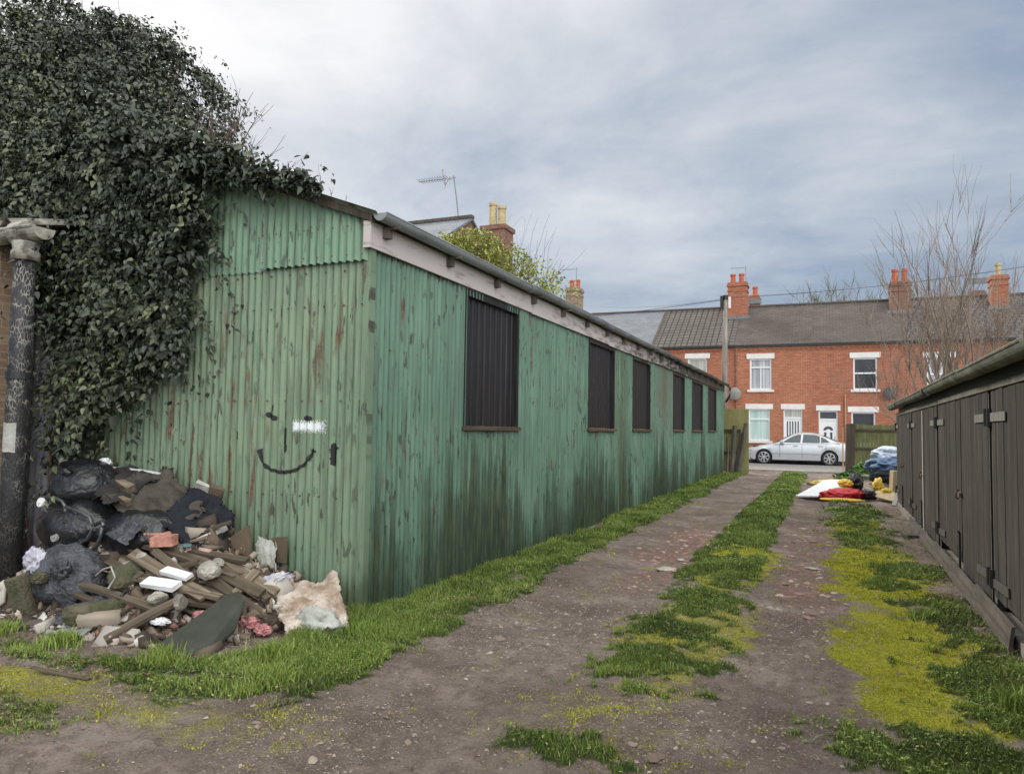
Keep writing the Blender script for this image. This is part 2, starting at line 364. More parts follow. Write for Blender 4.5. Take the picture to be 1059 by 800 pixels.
def ground_mat():
    m = Mat('track_ground', 0.92, spec=0.25); v = m.vec(kind='Object')
    A = m.attr('mask'); s = m.nt.nodes.new('ShaderNodeSeparateColor'); m.link(A, s.inputs[0]); g, mo, gr = s.outputs[0], s.outputs[1], s.outputs[2]
    n = m.noise(v, 1.3, 8, 0.62); n5 = m.noise(v, 9, 8, 0.7); n40 = m.noise(v, 70, 5, 0.7)
    c = m.ramp(n, (0.36, (0.135, 0.105, 0.090)), (0.5, (0.215, 0.172, 0.150)), (0.63, (0.32, 0.265, 0.235)))
    c = m.mix(m.ramp(n5, (0.45, 0.0), (0.62, 0.7)), c, (0.115, 0.088, 0.070))
    c = m.mix(m.ramp(n40, (0.50, 0.0), (0.62, 0.6)), c, (0.33, 0.27, 0.22))
    # trodden-in pebbles
    vd = m.voro(v, 42); vc = m.voro(v, 42, out=1)
    sc_ = m.nt.nodes.new('ShaderNodeSeparateColor'); m.link(vc, sc_.inputs[0])
    peb = m.math('MULTIPLY', m.ramp(vd, (0.20, 1.0), (0.34, 0.0)), m.ramp(m.math('ADD', sc_.outputs[0], m.math('MULTIPLY', gr, 0.45)), (0.70, 0.0), (0.78, 1.0)))
    pc = m.ramp(sc_.outputs[1], (0.0, (0.19, 0.145, 0.115)), (0.5, (0.31, 0.25, 0.205)), (1.0, (0.46, 0.395, 0.33)))
    c = m.mix(m.math('MULTIPLY', peb, 0.85), c, pc)
    # brick-red rubble
    rd = m.math('MULTIPLY', m.attr('brickm', 2), m.ramp(n5, (0.42, 0.1), (0.6, 0.9)))
    c = m.mix(rd, c, m.ramp(n40, (0.4, (0.20, 0.10, 0.08)), (0.6, (0.36, 0.22, 0.18))))
    # moss
    mm = m.math('MULTIPLY', mo, 1.0); mt = m.math('ADD', m.math('MULTIPLY', m.noise(v, 4, 8, 0.75), 1.5), m.math('SUBTRACT', m.math('MULTIPLY', n40, 0.7), 0.5))
    mmask = m.ramp(m.math('SUBTRACT', m.math('ADD', mm, mt), 0.50), (0.40, 0.0), (0.80, 1.0))
    mc = m.ramp(n40, (0.38, (0.19, 0.19, 0.022)), (0.6, (0.47, 0.47, 0.035)))
    c = m.mix(m.math('MULTIPLY', mmask, m.ramp(mm, (0.0, 0.25), (0.9, 0.95))), c, mc)
    # soil and short growth under the grass
    gm = m.ramp(m.math('ADD', g, m.math('SUBTRACT', n5, 0.5)), (0.3, 0.0), (0.6, 1.0))
    gc = m.ramp(n40, (0.35, (0.028, 0.04, 0.012)), (0.7, (0.075, 0.095, 0.028)))
    c = m.mix(gm, c, gc)
    m.col(c)
    h = m.math('ADD', m.math('MULTIPLY', n5, 0.8), m.math('ADD', m.math('MULTIPLY', n40, 0.5), m.math('MULTIPLY', peb, 0.35)))
    m.bump(h, 0.9, 0.045); return m.m
M['ground'] = ground_mat()
def _stone():
    m = Mat('pebble', 0.9); m.col(m.ramp(m.attr('tint', 2), (0.0, (0.16, 0.12, 0.095)), (0.6, (0.28, 0.225, 0.185)), (1.0, (0.44, 0.38, 0.32)))); return m.m
M['pebble'] = _stone()
def _lf():
    m = Mat('dead_leaf', 0.9); m.col(m.ramp(m.attr('tint', 2), (0.0, (0.07, 0.045, 0.03)), (0.6, (0.17, 0.105, 0.07)), (1.0, (0.34, 0.25, 0.18)))); return m.m
M['dead_leaf'] = _lf()
def _asph():
    m = Mat('asphalt', 0.9); n = m.noise(m.vec(), 60, 5, 0.7); b = m.noise(m.vec(), 0.8, 5)
    c = m.ramp(n, (0.35, (0.16, 0.155, 0.15)), (0.65, (0.27, 0.26, 0.25))); m.col(m.mix(m.ramp(b, (0.4, 0.0), (0.65, 0.45)), c, (0.15, 0.14, 0.135))); m.bump(n, 0.3, 0.005); return m.m
M['asphalt'] = _asph()
M['kerb'] = simple('kerb_stone', (0.30, 0.28, 0.26), 0.9, 0.25, 6)
def brick(name, c1, c2, mort, var=0.3, off=(0, 0, 0)):
    m = Mat(name, 0.9); P = m.sep(m.vec(loc=off)); v = m.comb(m.math('ADD', P[0], P[1]), P[2], 0.0)
    b = m.nt.nodes.new('ShaderNodeTexBrick'); m.link(v, b.inputs['Vector'])
    b.inputs['Color1'].default_value = (*c1, 1); b.inputs['Color2'].default_value = (*c2, 1); b.inputs['Mortar'].default_value = (*mort, 1)
    b.inputs['Scale'].default_value = 1.0; b.inputs['Brick Width'].default_value = 0.225; b.inputs['Row Height'].default_value = 0.075
    b.inputs['Mortar Size'].default_value = 0.006; b.inputs['Mortar Smooth'].default_value = 0.2; b.inputs['Bias'].default_value = -0.1
    n = m.noise(m.vec(), 0.9, 6, 0.65)
    c = m.mix(m.ramp(n, (0.35, var), (0.6, 0.0)), b.outputs[0], tuple(x*0.55 for x in c1))
    n3 = m.noise(m.comb(m.math('MULTIPLY', m.math('ADD', P[0], P[1]), 3), m.math('MULTIPLY', P[2], 11), 0.0), 1, 4, 0.7)
    c = m.mix(m.ramp(n3, (0.52, 0.0), (0.68, 0.55)), c, tuple(min(1, x*1.5+0.03) for x in c1))
    c = m.mix(m.ramp(n3, (0.33, 0.5), (0.45, 0.0)), c, tuple(x*0.5 for x in c2))
    m.col(c); m.bump(b.outputs[1], -0.5, 0.008); return m.m
M['brick_red'] = brick('red_brick', (0.40, 0.135, 0.07), (0.32, 0.095, 0.05), (0.42, 0.30, 0.22))
M['brick_orange'] = brick('orange_brick', (0.44, 0.155, 0.075), (0.34, 0.11, 0.055), (0.44, 0.33, 0.25))
M['brick_brown'] = brick('brown_brick', (0.27, 0.13, 0.085), (0.18, 0.085, 0.06), (0.25, 0.19, 0.15))
M['brick_buff'] = brick('buff_brick', (0.30, 0.215, 0.14), (0.23, 0.15, 0.10), (0.36, 0.30, 0.24))
def tiles(name, c1, c2, mort, bw, rh, ms, off=0.5):
    m = Mat(name, 0.88, spec=0.3); P = m.sep(m.vec()); v = m.comb(P[0], m.math('MULTIPLY', P[2], 1.85), 0.0)
    b = m.nt.nodes.new('ShaderNodeTexBrick'); m.link(v, b.inputs['Vector']); b.offset = off
    b.inputs['Color1'].default_value = (*c1, 1); b.inputs['Color2'].default_value = (*c2, 1); b.inputs['Mortar'].default_value = (*mort, 1)
    b.inputs['Scale'].default_value = 1.0; b.inputs['Brick Width'].default_value = bw; b.inputs['Row Height'].default_value = rh
    b.inputs['Mortar Size'].default_value = ms; b.inputs['Mortar Smooth'].default_value = 0.3
    n = m.noise(m.vec(), 1.1, 7, 0.7)
    c = m.mix(m.ramp(n, (0.35, 0.5), (0.65, 0.0)), b.outputs[0], tuple(x*0.5 for x in c1))
    m.col(c); m.bump(m.math('ADD', m.math('MULTIPLY', b.outputs[1], -1.0), m.math('MULTIPLY', n, 0.3)), 0.8, 0.03); return m.m
M['slate_light'] = tiles('light_slate', (0.23, 0.25, 0.275), (0.20, 0.215, 0.24), (0.11, 0.12, 0.13), 0.3, 0.22, 0.006)
M['slate_dark'] = tiles('dark_slate', (0.105, 0.090, 0.080), (0.135, 0.115, 0.10), (0.05, 0.048, 0.048), 0.3, 0.2, 0.01)
M['tile_brown'] = tiles('brown_tile', (0.13, 0.115, 0.105), (0.16, 0.14, 0.125), (0.03, 0.028, 0.027), 0.30, 0.33, 0.035, 0.0)
M['tile_grey'] = tiles('grey_tile', (0.15, 0.14, 0.135), (0.115, 0.105, 0.10), (0.05, 0.05, 0.055), 0.33, 0.30, 0.04, 0.5)
M['white_paint'] = simple('white_paint', (0.78, 0.77, 0.74), 0.55, 0.1, 3, bump=0)
M['upvc'] = simple('white_plastic', (0.82, 0.83, 0.84), 0.35, 0.04, 2, bump=0)
M['lead'] = simple('lead', (0.20, 0.205, 0.215), 0.6, 0.3, 6)
M['terracotta'] = simple('terracotta', (0.50, 0.13, 0.06), 0.85, 0.25, 6)
M['buff_pot'] = simple('buff_pot', (0.50, 0.40, 0.22), 0.85, 0.25, 6)
def glassy(name, col, rough=0.08):
    return simple(name, col, rough, 0.15, 3, bump=0, spec=0.6)
M['glass_dark'] = glassy('dark_window_pane', (0.035, 0.04, 0.045))
def curtain(name, c1, c2, k):
    m = Mat(name, 0.75); P = m.sep(m.vec()); n = m.noise(m.comb(m.math('MULTIPLY', P[0], k), 0.0, m.math('MULTIPLY', P[2], 0.3)), 1, 3)
    m.col(m.ramp(n, (0.35, c1), (0.62, c2))); m.b.inputs['Coat Weight'].default_value = 0.6; m.b.inputs['Coat Roughness'].default_value = 0.05; return m.m
M['curtain_white'] = curtain('white_curtain_behind_glass', (0.22, 0.24, 0.27), (0.62, 0.64, 0.66), 14)
M['curtain_mint'] = curtain('mint_curtain_behind_glass', (0.40, 0.55, 0.52), (0.56, 0.70, 0.66), 6)
M['curtain_cream'] = curtain('cream_curtain_behind_glass', (0.32, 0.34, 0.30), (0.52, 0.53, 0.47), 9)
M['metal_grey'] = simple('grey_metal', (0.30, 0.30, 0.30), 0.5, 0.2, 8, metal=0.3, bump=0)
M['black'] = simple('black_plastic', (0.02, 0.02, 0.022), 0.5, 0.3, 10, bump=0)
M['black_wood'] = wood('weathered_black_boards', (0.006, 0.005, 0.004), (0.045, 0.034, 0.026), 2, 30)
M['grey_post'] = wood('grey_post', (0.10, 0.09, 0.075), (0.27, 0.25, 0.215), 2, 22)
M['pole_wood'] = wood('pole_wood', (0.16, 0.145, 0.125), (0.34, 0.31, 0.27), 2, 10)
M['fence_green'] = wood('green_fence_boards', (0.085, 0.10, 0.040), (0.19, 0.20, 0.085), 2, 14)
M['fence_panel'] = wood('olive_board', (0.20, 0.20, 0.075), (0.28, 0.27, 0.11), 2, 4)
M['dark_wood'] = wood('dark_rotten_wood', (0.035, 0.028, 0.020), (0.10, 0.08, 0.058), 2, 16)
M['hinge_pale'] = simple('pale_strap', (0.19, 0.18, 0.165), 0.7, 0.25, 12)
M['hinge_dark'] = simple('dark_strap', (0.075, 0.07, 0.07), 0.6, 0.3, 12)
M['concrete'] = simple('concrete', (0.26, 0.235, 0.20), 0.95, 0.4, 7, bump=0.8, bd=0.01)
M['kick_wood'] = wood('kick_board', (0.055, 0.045, 0.036), (0.17, 0.145, 0.12), 1, 16)
M['rust'] = simple('rust_metal', (0.17, 0.09, 0.05), 0.9, 0.4, 20)
# rubbish
M['timber'] = wood('old_timber', (0.045, 0.035, 0.024), (0.21, 0.165, 0.115), 0, 24)
M['timber_dark'] = wood('wet_timber', (0.05, 0.038, 0.025), (0.14, 0.11, 0.075), 0, 24)
M['timber_pale'] = wood('pale_timber', (0.075, 0.058, 0.04), (0.32, 0.255, 0.18), 0, 24)
M['bag'] = simple('bin_bag', (0.016, 0.017, 0.020), 0.24, 0.3, 5, bump=0.7, bd=0.02, spec=0.7)
M['bag_grey'] = simple('grey_sheeting', (0.085, 0.09, 0.105), 0.40, 0.5, 6, bump=1.0, bd=0.03, col2=(0.03, 0.03, 0.035))
M['cloth_dark'] = simple('dark_cloth', (0.035, 0.033, 0.032), 0.95, 0.4, 9, bump=0.8, bd=0.02)
M['cloth_brown'] = simple('brown_cloth', (0.075, 0.066, 0.053), 0.95, 0.4, 9, bump=0.8, bd=0.02)
M['cloth_navy'] = simple('navy_cloth', (0.012, 0.015, 0.022), 0.9, 0.4, 9, bump=0.8, bd=0.02)
M['duvet'] = simple('dirty_duvet', (0.58, 0.52, 0.46), 0.9, 0.4, 5, bump=1, bd=0.03, col2=(0.30, 0.21, 0.14))
M['lilac'] = simple('pale_rag', (0.60, 0.60, 0.68), 0.85, 0.35, 8, bump=0.8, bd=0.02)
M['white_sheet'] = simple('dirty_white_sheet', (0.46, 0.47, 0.42), 0.75, 0.3, 5, bump=0.6, bd=0.02)
M['white_foam'] = simple('white_foam', (0.78, 0.79, 0.80), 0.8, 0.12, 12)
M['rubble'] = simple('pale_rubble', (0.48, 0.45, 0.39), 0.95, 0.35, 10, bump=1, bd=0.02)
M['pink_brick'] = simple('pink_brick', (0.58, 0.28, 0.21), 0.95, 0.3, 14, bump=0.8, bd=0.01)
M['pink_foam'] = simple('pink_foam', (0.62, 0.28, 0.28), 0.95, 0.35, 12, bump=1, bd=0.02)
M['board_brown'] = simple('brown_hardboard', (0.13, 0.095, 0.06), 0.85, 0.3, 3, col2=(0.08, 0.06, 0.042))
M['slab_green'] = simple('algae_board', (0.050, 0.055, 0.042), 0.9, 0.4, 3, col2=(0.03, 0.034, 0.026), bump=0.6, bd=0.008)
M['mossy'] = simple('mossy_concrete', (0.12, 0.10, 0.075), 0.95, 0.4, 9, bump=1, bd=0.02, col2=(0.05, 0.065, 0.022))
M['earth'] = simple('rubbish_earth', (0.085, 0.068, 0.05), 0.95, 0.5, 9, bump=1, bd=0.03, col2=(0.025, 0.021, 0.017))
M['tube_metal'] = simple('tube_metal', (0.13, 0.135, 0.14), 0.35, 0.3, 12, metal=0.6, bump=0)
M['white_plastic'] = simple('white_cap_plastic', (0.8, 0.8, 0.78), 0.4, 0.08, 12, bump=0)
M['yellow'] = simple('yellow_vinyl', (0.72, 0.50, 0.05), 0.5, 0.15, 6)
M['yellow_pale'] = simple('pale_yellow_vinyl', (0.75, 0.58, 0.18), 0.5, 0.15, 6)
M['red'] = simple('red_vinyl', (0.55, 0.025, 0.035), 0.45, 0.2, 6)
M['blue_sheet'] = simple('blue_tarpaulin', (0.10, 0.17, 0.30), 0.5, 0.3, 5, bump=0.8, bd=0.03)
M['pale_blue'] = simple('pale_blue_sheet', (0.50, 0.58, 0.66), 0.5, 0.2, 5, bump=0.8, bd=0.03)
M['teal_glass'] = simple('teal_card', (0.10, 0.20, 0.20), 0.4, 0.4, 20)
M['chip'] = simple('chipboard', (0.42, 0.33, 0.20), 0.9, 0.2, 12)
def _pipe():
    m = Mat('flaking_black_paint', 0.55); v = m.vec((1, 1, 0.45))
    d = m.voro(m.vec((1, 1, 0.38)), 48, 'DISTANCE_TO_EDGE'); n = m.noise(m.vec(), 9, 5)
    k = m.math('MULTIPLY', m.ramp(d, (0.01, 1.0), (0.10, 0.0)), m.ramp(n, (0.45, 0.0), (0.6, 0.9)))
    z = m.sep(m.vec())[2]; top = m.ramp(m.math('MULTIPLY', z, 0.3), (0.25, 0.25), (0.5, 0.85))
    m.col(m.mix(m.math('MULTIPLY', k, top), (0.022, 0.022, 0.024), (0.45, 0.42, 0.36))); m.bump(d, 0.6, 0.01); return m.m
M['pipe'] = _pipe()
M['pipe_white'] = simple('stained_white_paint', (0.36, 0.35, 0.30), 0.8, 0.5, 9, col2=(0.10, 0.09, 0.07))
M['grey_corr'] = simple('grey_iron', (0.40, 0.40, 0.45), 0.7, 0.35, 4)
M['paint_black'] = simple('spray_black', (0.012, 0.012, 0.014), 0.6, 0.2, 5, bump=0)
M['paint_white'] = simple('spray_white', (0.78, 0.85, 0.85), 0.6, 0.1, 5, bump=0)
M['car_paint'] = simple('silver_car_paint', (0.62, 0.64, 0.67), 0.28, 0.03, 2, metal=0.35, bump=0)
M['car_glass'] = glassy('car_glass', (0.05, 0.075, 0.08), 0.04)
M['tyre'] = simple('tyre_rubber', (0.022, 0.022, 0.023), 0.85, 0.2, 20)
M['alloy'] = simple('alloy_wheel', (0.55, 0.56, 0.58), 0.35, 0.1, 5, metal=0.6, bump=0)
M['red_lamp'] = simple('red_lamp', (0.45, 0.01, 0.015), 0.2, 0.1, 5, bump=0)
M['clear_lamp'] = simple('clear_lamp', (0.6, 0.63, 0.66), 0.1, 0.1, 5, bump=0)
M['orange_pipe'] = simple('copper_pipe', (0.50, 0.27, 0.14), 0.6, 0.2, 6, bump=0)
M['dish_grey'] = simple('dish_grey', (0.30, 0.30, 0.285), 0.6, 0.15, 6, bump=0)
M['dish_dark'] = simple('dish_dark', (0.10, 0.11, 0.12), 0.6, 0.15, 6, bump=0)

M['rubble_pink'] = simple('worn_brick', (0.30, 0.20, 0.165), 0.95, 0.3, 10, bump=1, bd=0.01)
def _bc():
    m = Mat('brick_chips', 0.95); m.col(m.ramp(m.attr('tint', 2), (0.0, (0.14, 0.075, 0.06)), (0.6, (0.30, 0.18, 0.145)), (1.0, (0.45, 0.36, 0.31)))); return m.m
M['brick_chip'] = _bc()
# ---------------------------------------------------------------- ground
GX = 1.33                                             # garage front
def garage_x(y): return 1.30 + 0.012*(y-6)
def grass_mask(x, y):
    x = np.asarray(x, float); y = np.asarray(y, float)
    n = fbm(x, y, 2.2, 4)-0.5; n2 = fbm(x+31, y+7, 0.9, 3)-0.5; n3 = fbm(x+11, y+70, 5.0, 3)-0.5
    n9 = fbm(x+3, y+17, 9.0, 3)-0.5; n20 = fbm(x+13, y+27, 22.0, 2)-0.5
    wob = n*0.55+n9*0.30+n20*0.12+n2*0.25+n3*0.15
    # verge along the shed
    e = -2.72+wob*0.6
    g = sstep(e+0.07, e-0.07, x)*sstep(-3.60, -3.5, x)*sstep(3.3, 3.6, y)*sstep(29.6, 29.0, y)
    bald = sstep(0.10, 0.17, fbm(x*0.9+3, y*0.55+5, 1.1, 3)-0.5+0.03*np.where(y < 12, 1, 0))*np.where(y < 14, 1, 0.3)
    g = g*(1-0.85*bald)
    # in front of the rubbish heap
    top = 3.50+0.55*sstep(-4.0, -3.4, x)+0.7*sstep(-3.5, -3.2, x)
    g2 = sstep(3.12+wob*0.7, 3.36+wob*0.7, y)*sstep(top+0.12, top-0.1, y)*(x < -2.7+wob)*sstep(-6.6, -6.0, x)*(1-.75*sstep(.0, .1, n3+n9*.5))*(0.35+0.65*sstep(-0.12, 0.08, n+0.3*sstep(-5, -3.6, x)))
    g = np.maximum(g, g2)
    # middle strip
    l = -1.47+wob*0.35; r = -0.66+wob*0.35
    c = sstep(l-0.05, l+0.08, x)*sstep(r+0.05, r-0.08, x)*sstep(29.8, 29.2, y)
    full = sstep(6.3, 8.3, y+n2*4)
    c1 = c*np.maximum(full, 0)
    c1 = c1*(1-0.75*sstep(0.05, 0.17, n2+0.05+n9*0.4)*sstep(13.5, 9.5, y))
    def blob(cx, cy, rx, ry): return sstep(1.3, 0.45, np.sqrt(((x-cx)/rx)**2+((y-cy)/ry)**2)+n*1.5+n3*1.5+n9*1.6+n20*1.2)
    c2 = np.maximum.reduce([blob(-1.13, 4.9, 0.36, 0.55), blob(-1.08, 5.75, 0.33, 0.42), blob(-1.0, 6.8, 0.3, 0.6), blob(-0.95, 7.9, 0.25, 0.75), blob(-1.2, 3.42, 0.24, 0.14), blob(-1.38, 8.0, 0.12, 0.35)])
    g = np.maximum(g, np.maximum(c1, c2))
    # right-hand side
    rr = np.maximum.reduce([blob(1.08, 5.2, 0.40, 0.95), blob(0.45, 4.1, 0.50, 0.32), blob(1.02, 7.4, 0.32, 0.9), blob(0.90, 9.5, 0.42, 0.8), blob(0.55, 11.8, 0.38, 0.9), blob(0.45, 15.2, 0.42, 2.2), blob(0.62, 8.6, 0.25, 0.4), blob(1.1, 4.0, 0.4, 0.5)])
    rr = np.maximum(rr, sstep(19.2, 20, y)*sstep(0.45, 0.8, x+wob)*(y < 29.3))
    rr = rr*sstep(garage_x(y)+0.02, garage_x(y)-0.12, x+0*y)
    g = np.maximum(g, np.where(x > -0.2, rr, 0))
    # bottom left corner, thin
    g = np.maximum(g, 0.55*np.maximum.reduce([blob(-3.75, 2.5, 0.35, 0.22), blob(-4.3, 2.75, 0.3, 0.2), blob(-3.3, 3.1, 0.14, 0.08)]))
    return np.clip(g, 0, 1)
def moss_mask(x, y):
    n = fbm(x+5, y+9, 1.7, 4)-0.5
    def el(cx, cy, rx, ry): return sstep(1.25, 0.5, np.sqrt(((x-cx)/rx)**2+((y-cy)/ry)**2)+n*0.9)
    n = n+(fbm(x+5, y+9, 8, 3)-0.5)*0.9
    m = np.maximum.reduce([el(0.50, 6.0, 0.52, 1.9)*1.1, el(0.52, 9.0, 0.52, 2.4)*1.1, el(0.42, 13.5, 0.42, 2.8)*0.95, el(-1.0, 9.0, 0.45, 1.9)*0.95, el(-0.95, 5.8, 0.50, 1.5)*0.62, el(-1.2, 3.8, 0.7, 0.6)*0.32,
                          el(-3.6, 2.95, 1.6, 0.34)*0.40, el(-2.7, 3.1, 0.6, 0.25)*0.3, el(-4.6, 3.0, 0.8, 0.25)*0.6, el(-1.1, 13, 0.4, 2.5)*0.5])
    return np.clip(m, 0, 1)
def brick_mask(x, y):
    n = fbm(x+15, y+3, 2.5, 3)-0.5
    def el(cx, cy, rx, ry): return sstep(1.3, 0.5, np.sqrt(((x-cx)/rx)**2+((y-cy)/ry)**2)+n*1.2)
    return np.clip(np.maximum.reduce([el(-1.85, 10.6, 0.42, 2.2), el(-0.18, 8.2, 0.28, 1.3)*0.8, el(-1.7, 8.0, 0.3, 0.8)*0.6, el(-0.2, 12, 0.3, 3)*0.35]), 0, 1)
def ground_z(x, y):
    x = np.asarray(x, float); y = np.asarray(y, float)
    inr = sstep(-9, -8, x)*sstep(3.4, 3.0, x)*sstep(1.2, 1.8, y)*sstep(30.5, 29.5, y)
    rut = -0.035*np.exp(-((x+2.05)/0.38)**2)-0.03*np.exp(-((x+0.25)/0.3)**2)
    ridge = 0.03*np.exp(-((x+1.07)/0.35)**2)
    n = (fbm(x, y, 1.3, 4)-0.5)*0.09+(fbm(x+9, y+4, 6, 3)-0.5)*0.040
    g = grass_mask(x, y)*0.025
    z = (rut+ridge+n+g)*inr
    return z + 0.09*sstep(28.5, 31, y)
xs = np.concatenate([[-500, -150, -60, -25, -14], np.arange(-9.5, -4.6, 0.12), np.arange(-4.6, 1.6, 0.05), np.arange(1.6, 3.6, 0.2), [6, 10, 18, 30, 60, 150, 500]])
ys = np.concatenate([[-60, -20, -5, 0, 1], np.arange(1.6, 9, 0.05), np.arange(9, 16, 0.09), np.arange(16, 31.2, 0.18), [34, 38, 45, 60, 90, 150, 300, 700]])
XX, YY = np.meshgrid(xs, ys, indexing='ij')
ZZ = ground_z(XX, YY)
V = np.stack([XX, YY, ZZ], -1).reshape(-1, 3)
a, b = XX.shape; I = np.arange(a*b).reshape(a, b)
F = np.stack([I[:-1, :-1], I[1:, :-1], I[1:, 1:], I[:-1, 1:]], -1).reshape(-1, 4)
gm_ = grass_mask(XX, YY); mm_ = moss_mask(XX, YY); bm_ = brick_mask(XX, YY)
grav = np.clip(0.5+1.6*(fbm(XX+2, YY+8, 1.1, 3)-0.5)+0.35*np.exp(-((XX+1.75)/0.3)**2), 0, 1)
far = (YY > 30)
gm_ = np.where(far, 1.0, gm_)
gm_ = np.where((XX > 3.0) | (XX < -9), 1.0, gm_)
mask = np.stack([gm_, mm_, grav, np.ones_like(gm_)], -1).reshape(-1, 4)
g_ = fast_mesh('ground', V, F, M['ground'], base=(0, 0, 0), smooth=True, attrs={'mask': mask, 'brickm': bm_.ravel()})
tag(g_, kind='structure')

# street across the end of the track
rb = MB(); rb.add([(-60, 30.6, .10), (60, 30.6, .10), (60, 36.7, .12), (-60, 36.7, .12)], [(0, 1, 2, 3)])
tag(rb.build('road', M['asphalt'], base=(0, 0, 0)), kind='structure')
kb = MB(); kb.box(-60, 60, 36.7, 36.85, 0.0, .23)
tag(kb.build('kerb', M['kerb'], base=(0, 0, 0)), kind='structure')
pv = MB(); pv.box(-60, 60, 36.854, 38.46, 0.0, .226)
tag(pv.build('pavement', M['kerb'], base=(0, 0, 0)), kind='structure')
nk = MB(); nk.box(-60, -3.3, 29.6, 30.58, -0.1, .20); nk.box(1.0, 60, 30.1, 30.58, -0.1, .20); nk.box(-3.3, 1.0, 29.9, 30.58, -0.1, .108)
tag(nk.build('footpath', M['kerb'], base=(0, 0, 0)), kind='structure')

# ---------------------------------------------------------------- grass blades and ground litter
def blades(pts, h, wid, seed):
    r = np.random.default_rng(seed); n = len(pts)
    az = r.uniform(0, 2*pi, n); lean = r.uniform(0.05, 0.75, n)*h; faz = r.uniform(0, 2*pi, n)
    dx, dy = np.cos(az), np.sin(az); wx, wy = np.cos(faz)*wid/2, np.sin(faz)*wid/2
    z0 = ground_z(pts[:, 0], pts[:, 1])-0.004
    P = np.zeros((n, 6, 3))
    for k, (t, ww) in enumerate(((0, 0.9), (0.55, 1.0), (1, 0.2))):
        bx = pts[:, 0]+dx*lean*t*t; by = pts[:, 1]+dy*lean*t*t; bz = z0+h*t*(1-0.25*t*(lean/h))
        P[:, 2*k] = np.stack([bx-wx*ww, by-wy*ww, bz], -1); P[:, 2*k+1] = np.stack([bx+wx*ww, by+wy*ww, bz], -1)
    V = P.reshape(-1, 3); base = (np.arange(n)*6)[:, None]
    F = np.concatenate([base+np.array([[0, 1, 3, 2]]), base+np.array([[2, 3, 5, 4]])], 0)
    return V, F
def scatter(x0, x1, y0, y1, dens, maskf):
    n = int((x1-x0)*(y1-y0)*dens); p = np.stack([rng.uniform(x0, x1, n), rng.uniform(y0, y1, n)], -1)
    return p[rng.random(n) < maskf(p[:, 0], p[:, 1])]
VV, FF, TT = [], [], []; cnt = 0
def addb(V, F, t):
    global cnt
    VV.append(V); FF.append(F+cnt); TT.append(t); cnt += len(V)
def tintf(p, k, lo=0.0):
    n = fbm(p[:, 0]+1, p[:, 1]+2, 2.5, 3)
    t = np.clip(0.15+(n-0.3)*1.0+rng.normal(0, 0.16, len(p))+lo, 0, 0.9)
    t = np.where(rng.random(len(p)) < 0.045, rng.uniform(0.93, 1.0, len(p)), t)
    return np.repeat(t, k)
for (y0, y1, dn, hh, ww) in ((2.2, 6, 12500, 0.040, 0.0035), (6, 10, 6000, 0.045, 0.0045), (10, 17, 3400, 0.05, 0.007), (17, 29.5, 1900, 0.055, 0.012)):
    p = scatter(-6.8, 1.5, y0, y1, dn, lambda x, y: np.clip(grass_mask(x, y)+0.05*sstep(.2, .7, moss_mask(x, y))+0.5*np.exp(-((x-garage_x(y)+.12)/.07)**2)*(fbm(x, y, 2, 2) > .5)*(x < garage_x(y)-.06), 0, 1))
    hgt = hh*rng.uniform(0.5, 1.5, len(p))*(0.55+0.9*fbm(p[:, 0]+3, p[:, 1]+1, 3.5, 2))
    hgt *= 0.35+0.65*grass_mask(p[:, 0], p[:, 1])
    hgt *= 0.8
    hgt *= 1+0.45*sstep(-3.12, -3.40, p[:, 0])*(p[:, 1] > 4.3)*(p[:, 0] > -3.6)         # long grass against the shed
    hgt *= 1+0.25*sstep(3.6, 4.0, p[:, 1])*(p[:, 1] < 5.2)*(p[:, 0] < -2.9)*(p[:, 0] > -3.9)
    V, F = blades(p, hgt, ww*rng.uniform(0.7, 1.4, len(p)), int(y0*10)); addb(V, F, tintf(p, 6))
# low broad leaves (weeds) lying among the blades
def weeds(p, size, seed):
    r = np.random.default_rng(seed); n = len(p); az = r.uniform(0, 2*pi, n); s = size*r.uniform(0.6, 1.5, n); tl = r.uniform(-0.2, 0.7, n)
    d = np.stack([np.cos(az), np.sin(az), np.zeros(n)], -1); q = np.stack([-np.sin(az), np.cos(az), np.zeros(n)], -1)
    b = np.stack([p[:, 0], p[:, 1], ground_z(p[:, 0], p[:, 1])+r.uniform(0.005, 0.03, n)], -1)
    up = np.zeros((n, 3)); up[:, 2] = 1
    s_ = s[:, None]; t_ = tl[:, None]
    P = np.stack([b, b+d*s_*0.5+q*s_*0.3+up*s_*t_*0.5, b+d*s_+up*s_*t_*0.7, b+d*s_*0.5-q*s_*0.3+up*s_*t_*0.5], 1)
    return P.reshape(-1, 3), (np.arange(n)*4)[:, None]+np.array([[0, 1, 2, 3]])
for (y0, y1, dn, sz) in ((2.2, 7, 1500, 0.017), (7, 14, 700, 0.026), (14, 29, 350, 0.05)):
    p = scatter(-6.8, 1.5, y0, y1, dn, lambda x, y: np.clip(grass_mask(x, y)*1.0+0.03*moss_mask(x, y), 0, 1)*(0.25+sstep(0.45, 0.6, fbm(x+40, y, 2, 2))))
    V, F = weeds(p, sz, 5); addb(V, F, tintf(p, 4, 0.02))
V = np.concatenate(VV); F = np.concatenate(FF); T = np.concatenate(TT)
tag(fast_mesh('grass', V, F, M['grass'], attrs={'tint': T}), 'short green grass and low weeds growing on the verges and middle strip of the track', 'grass', kind='stuff')

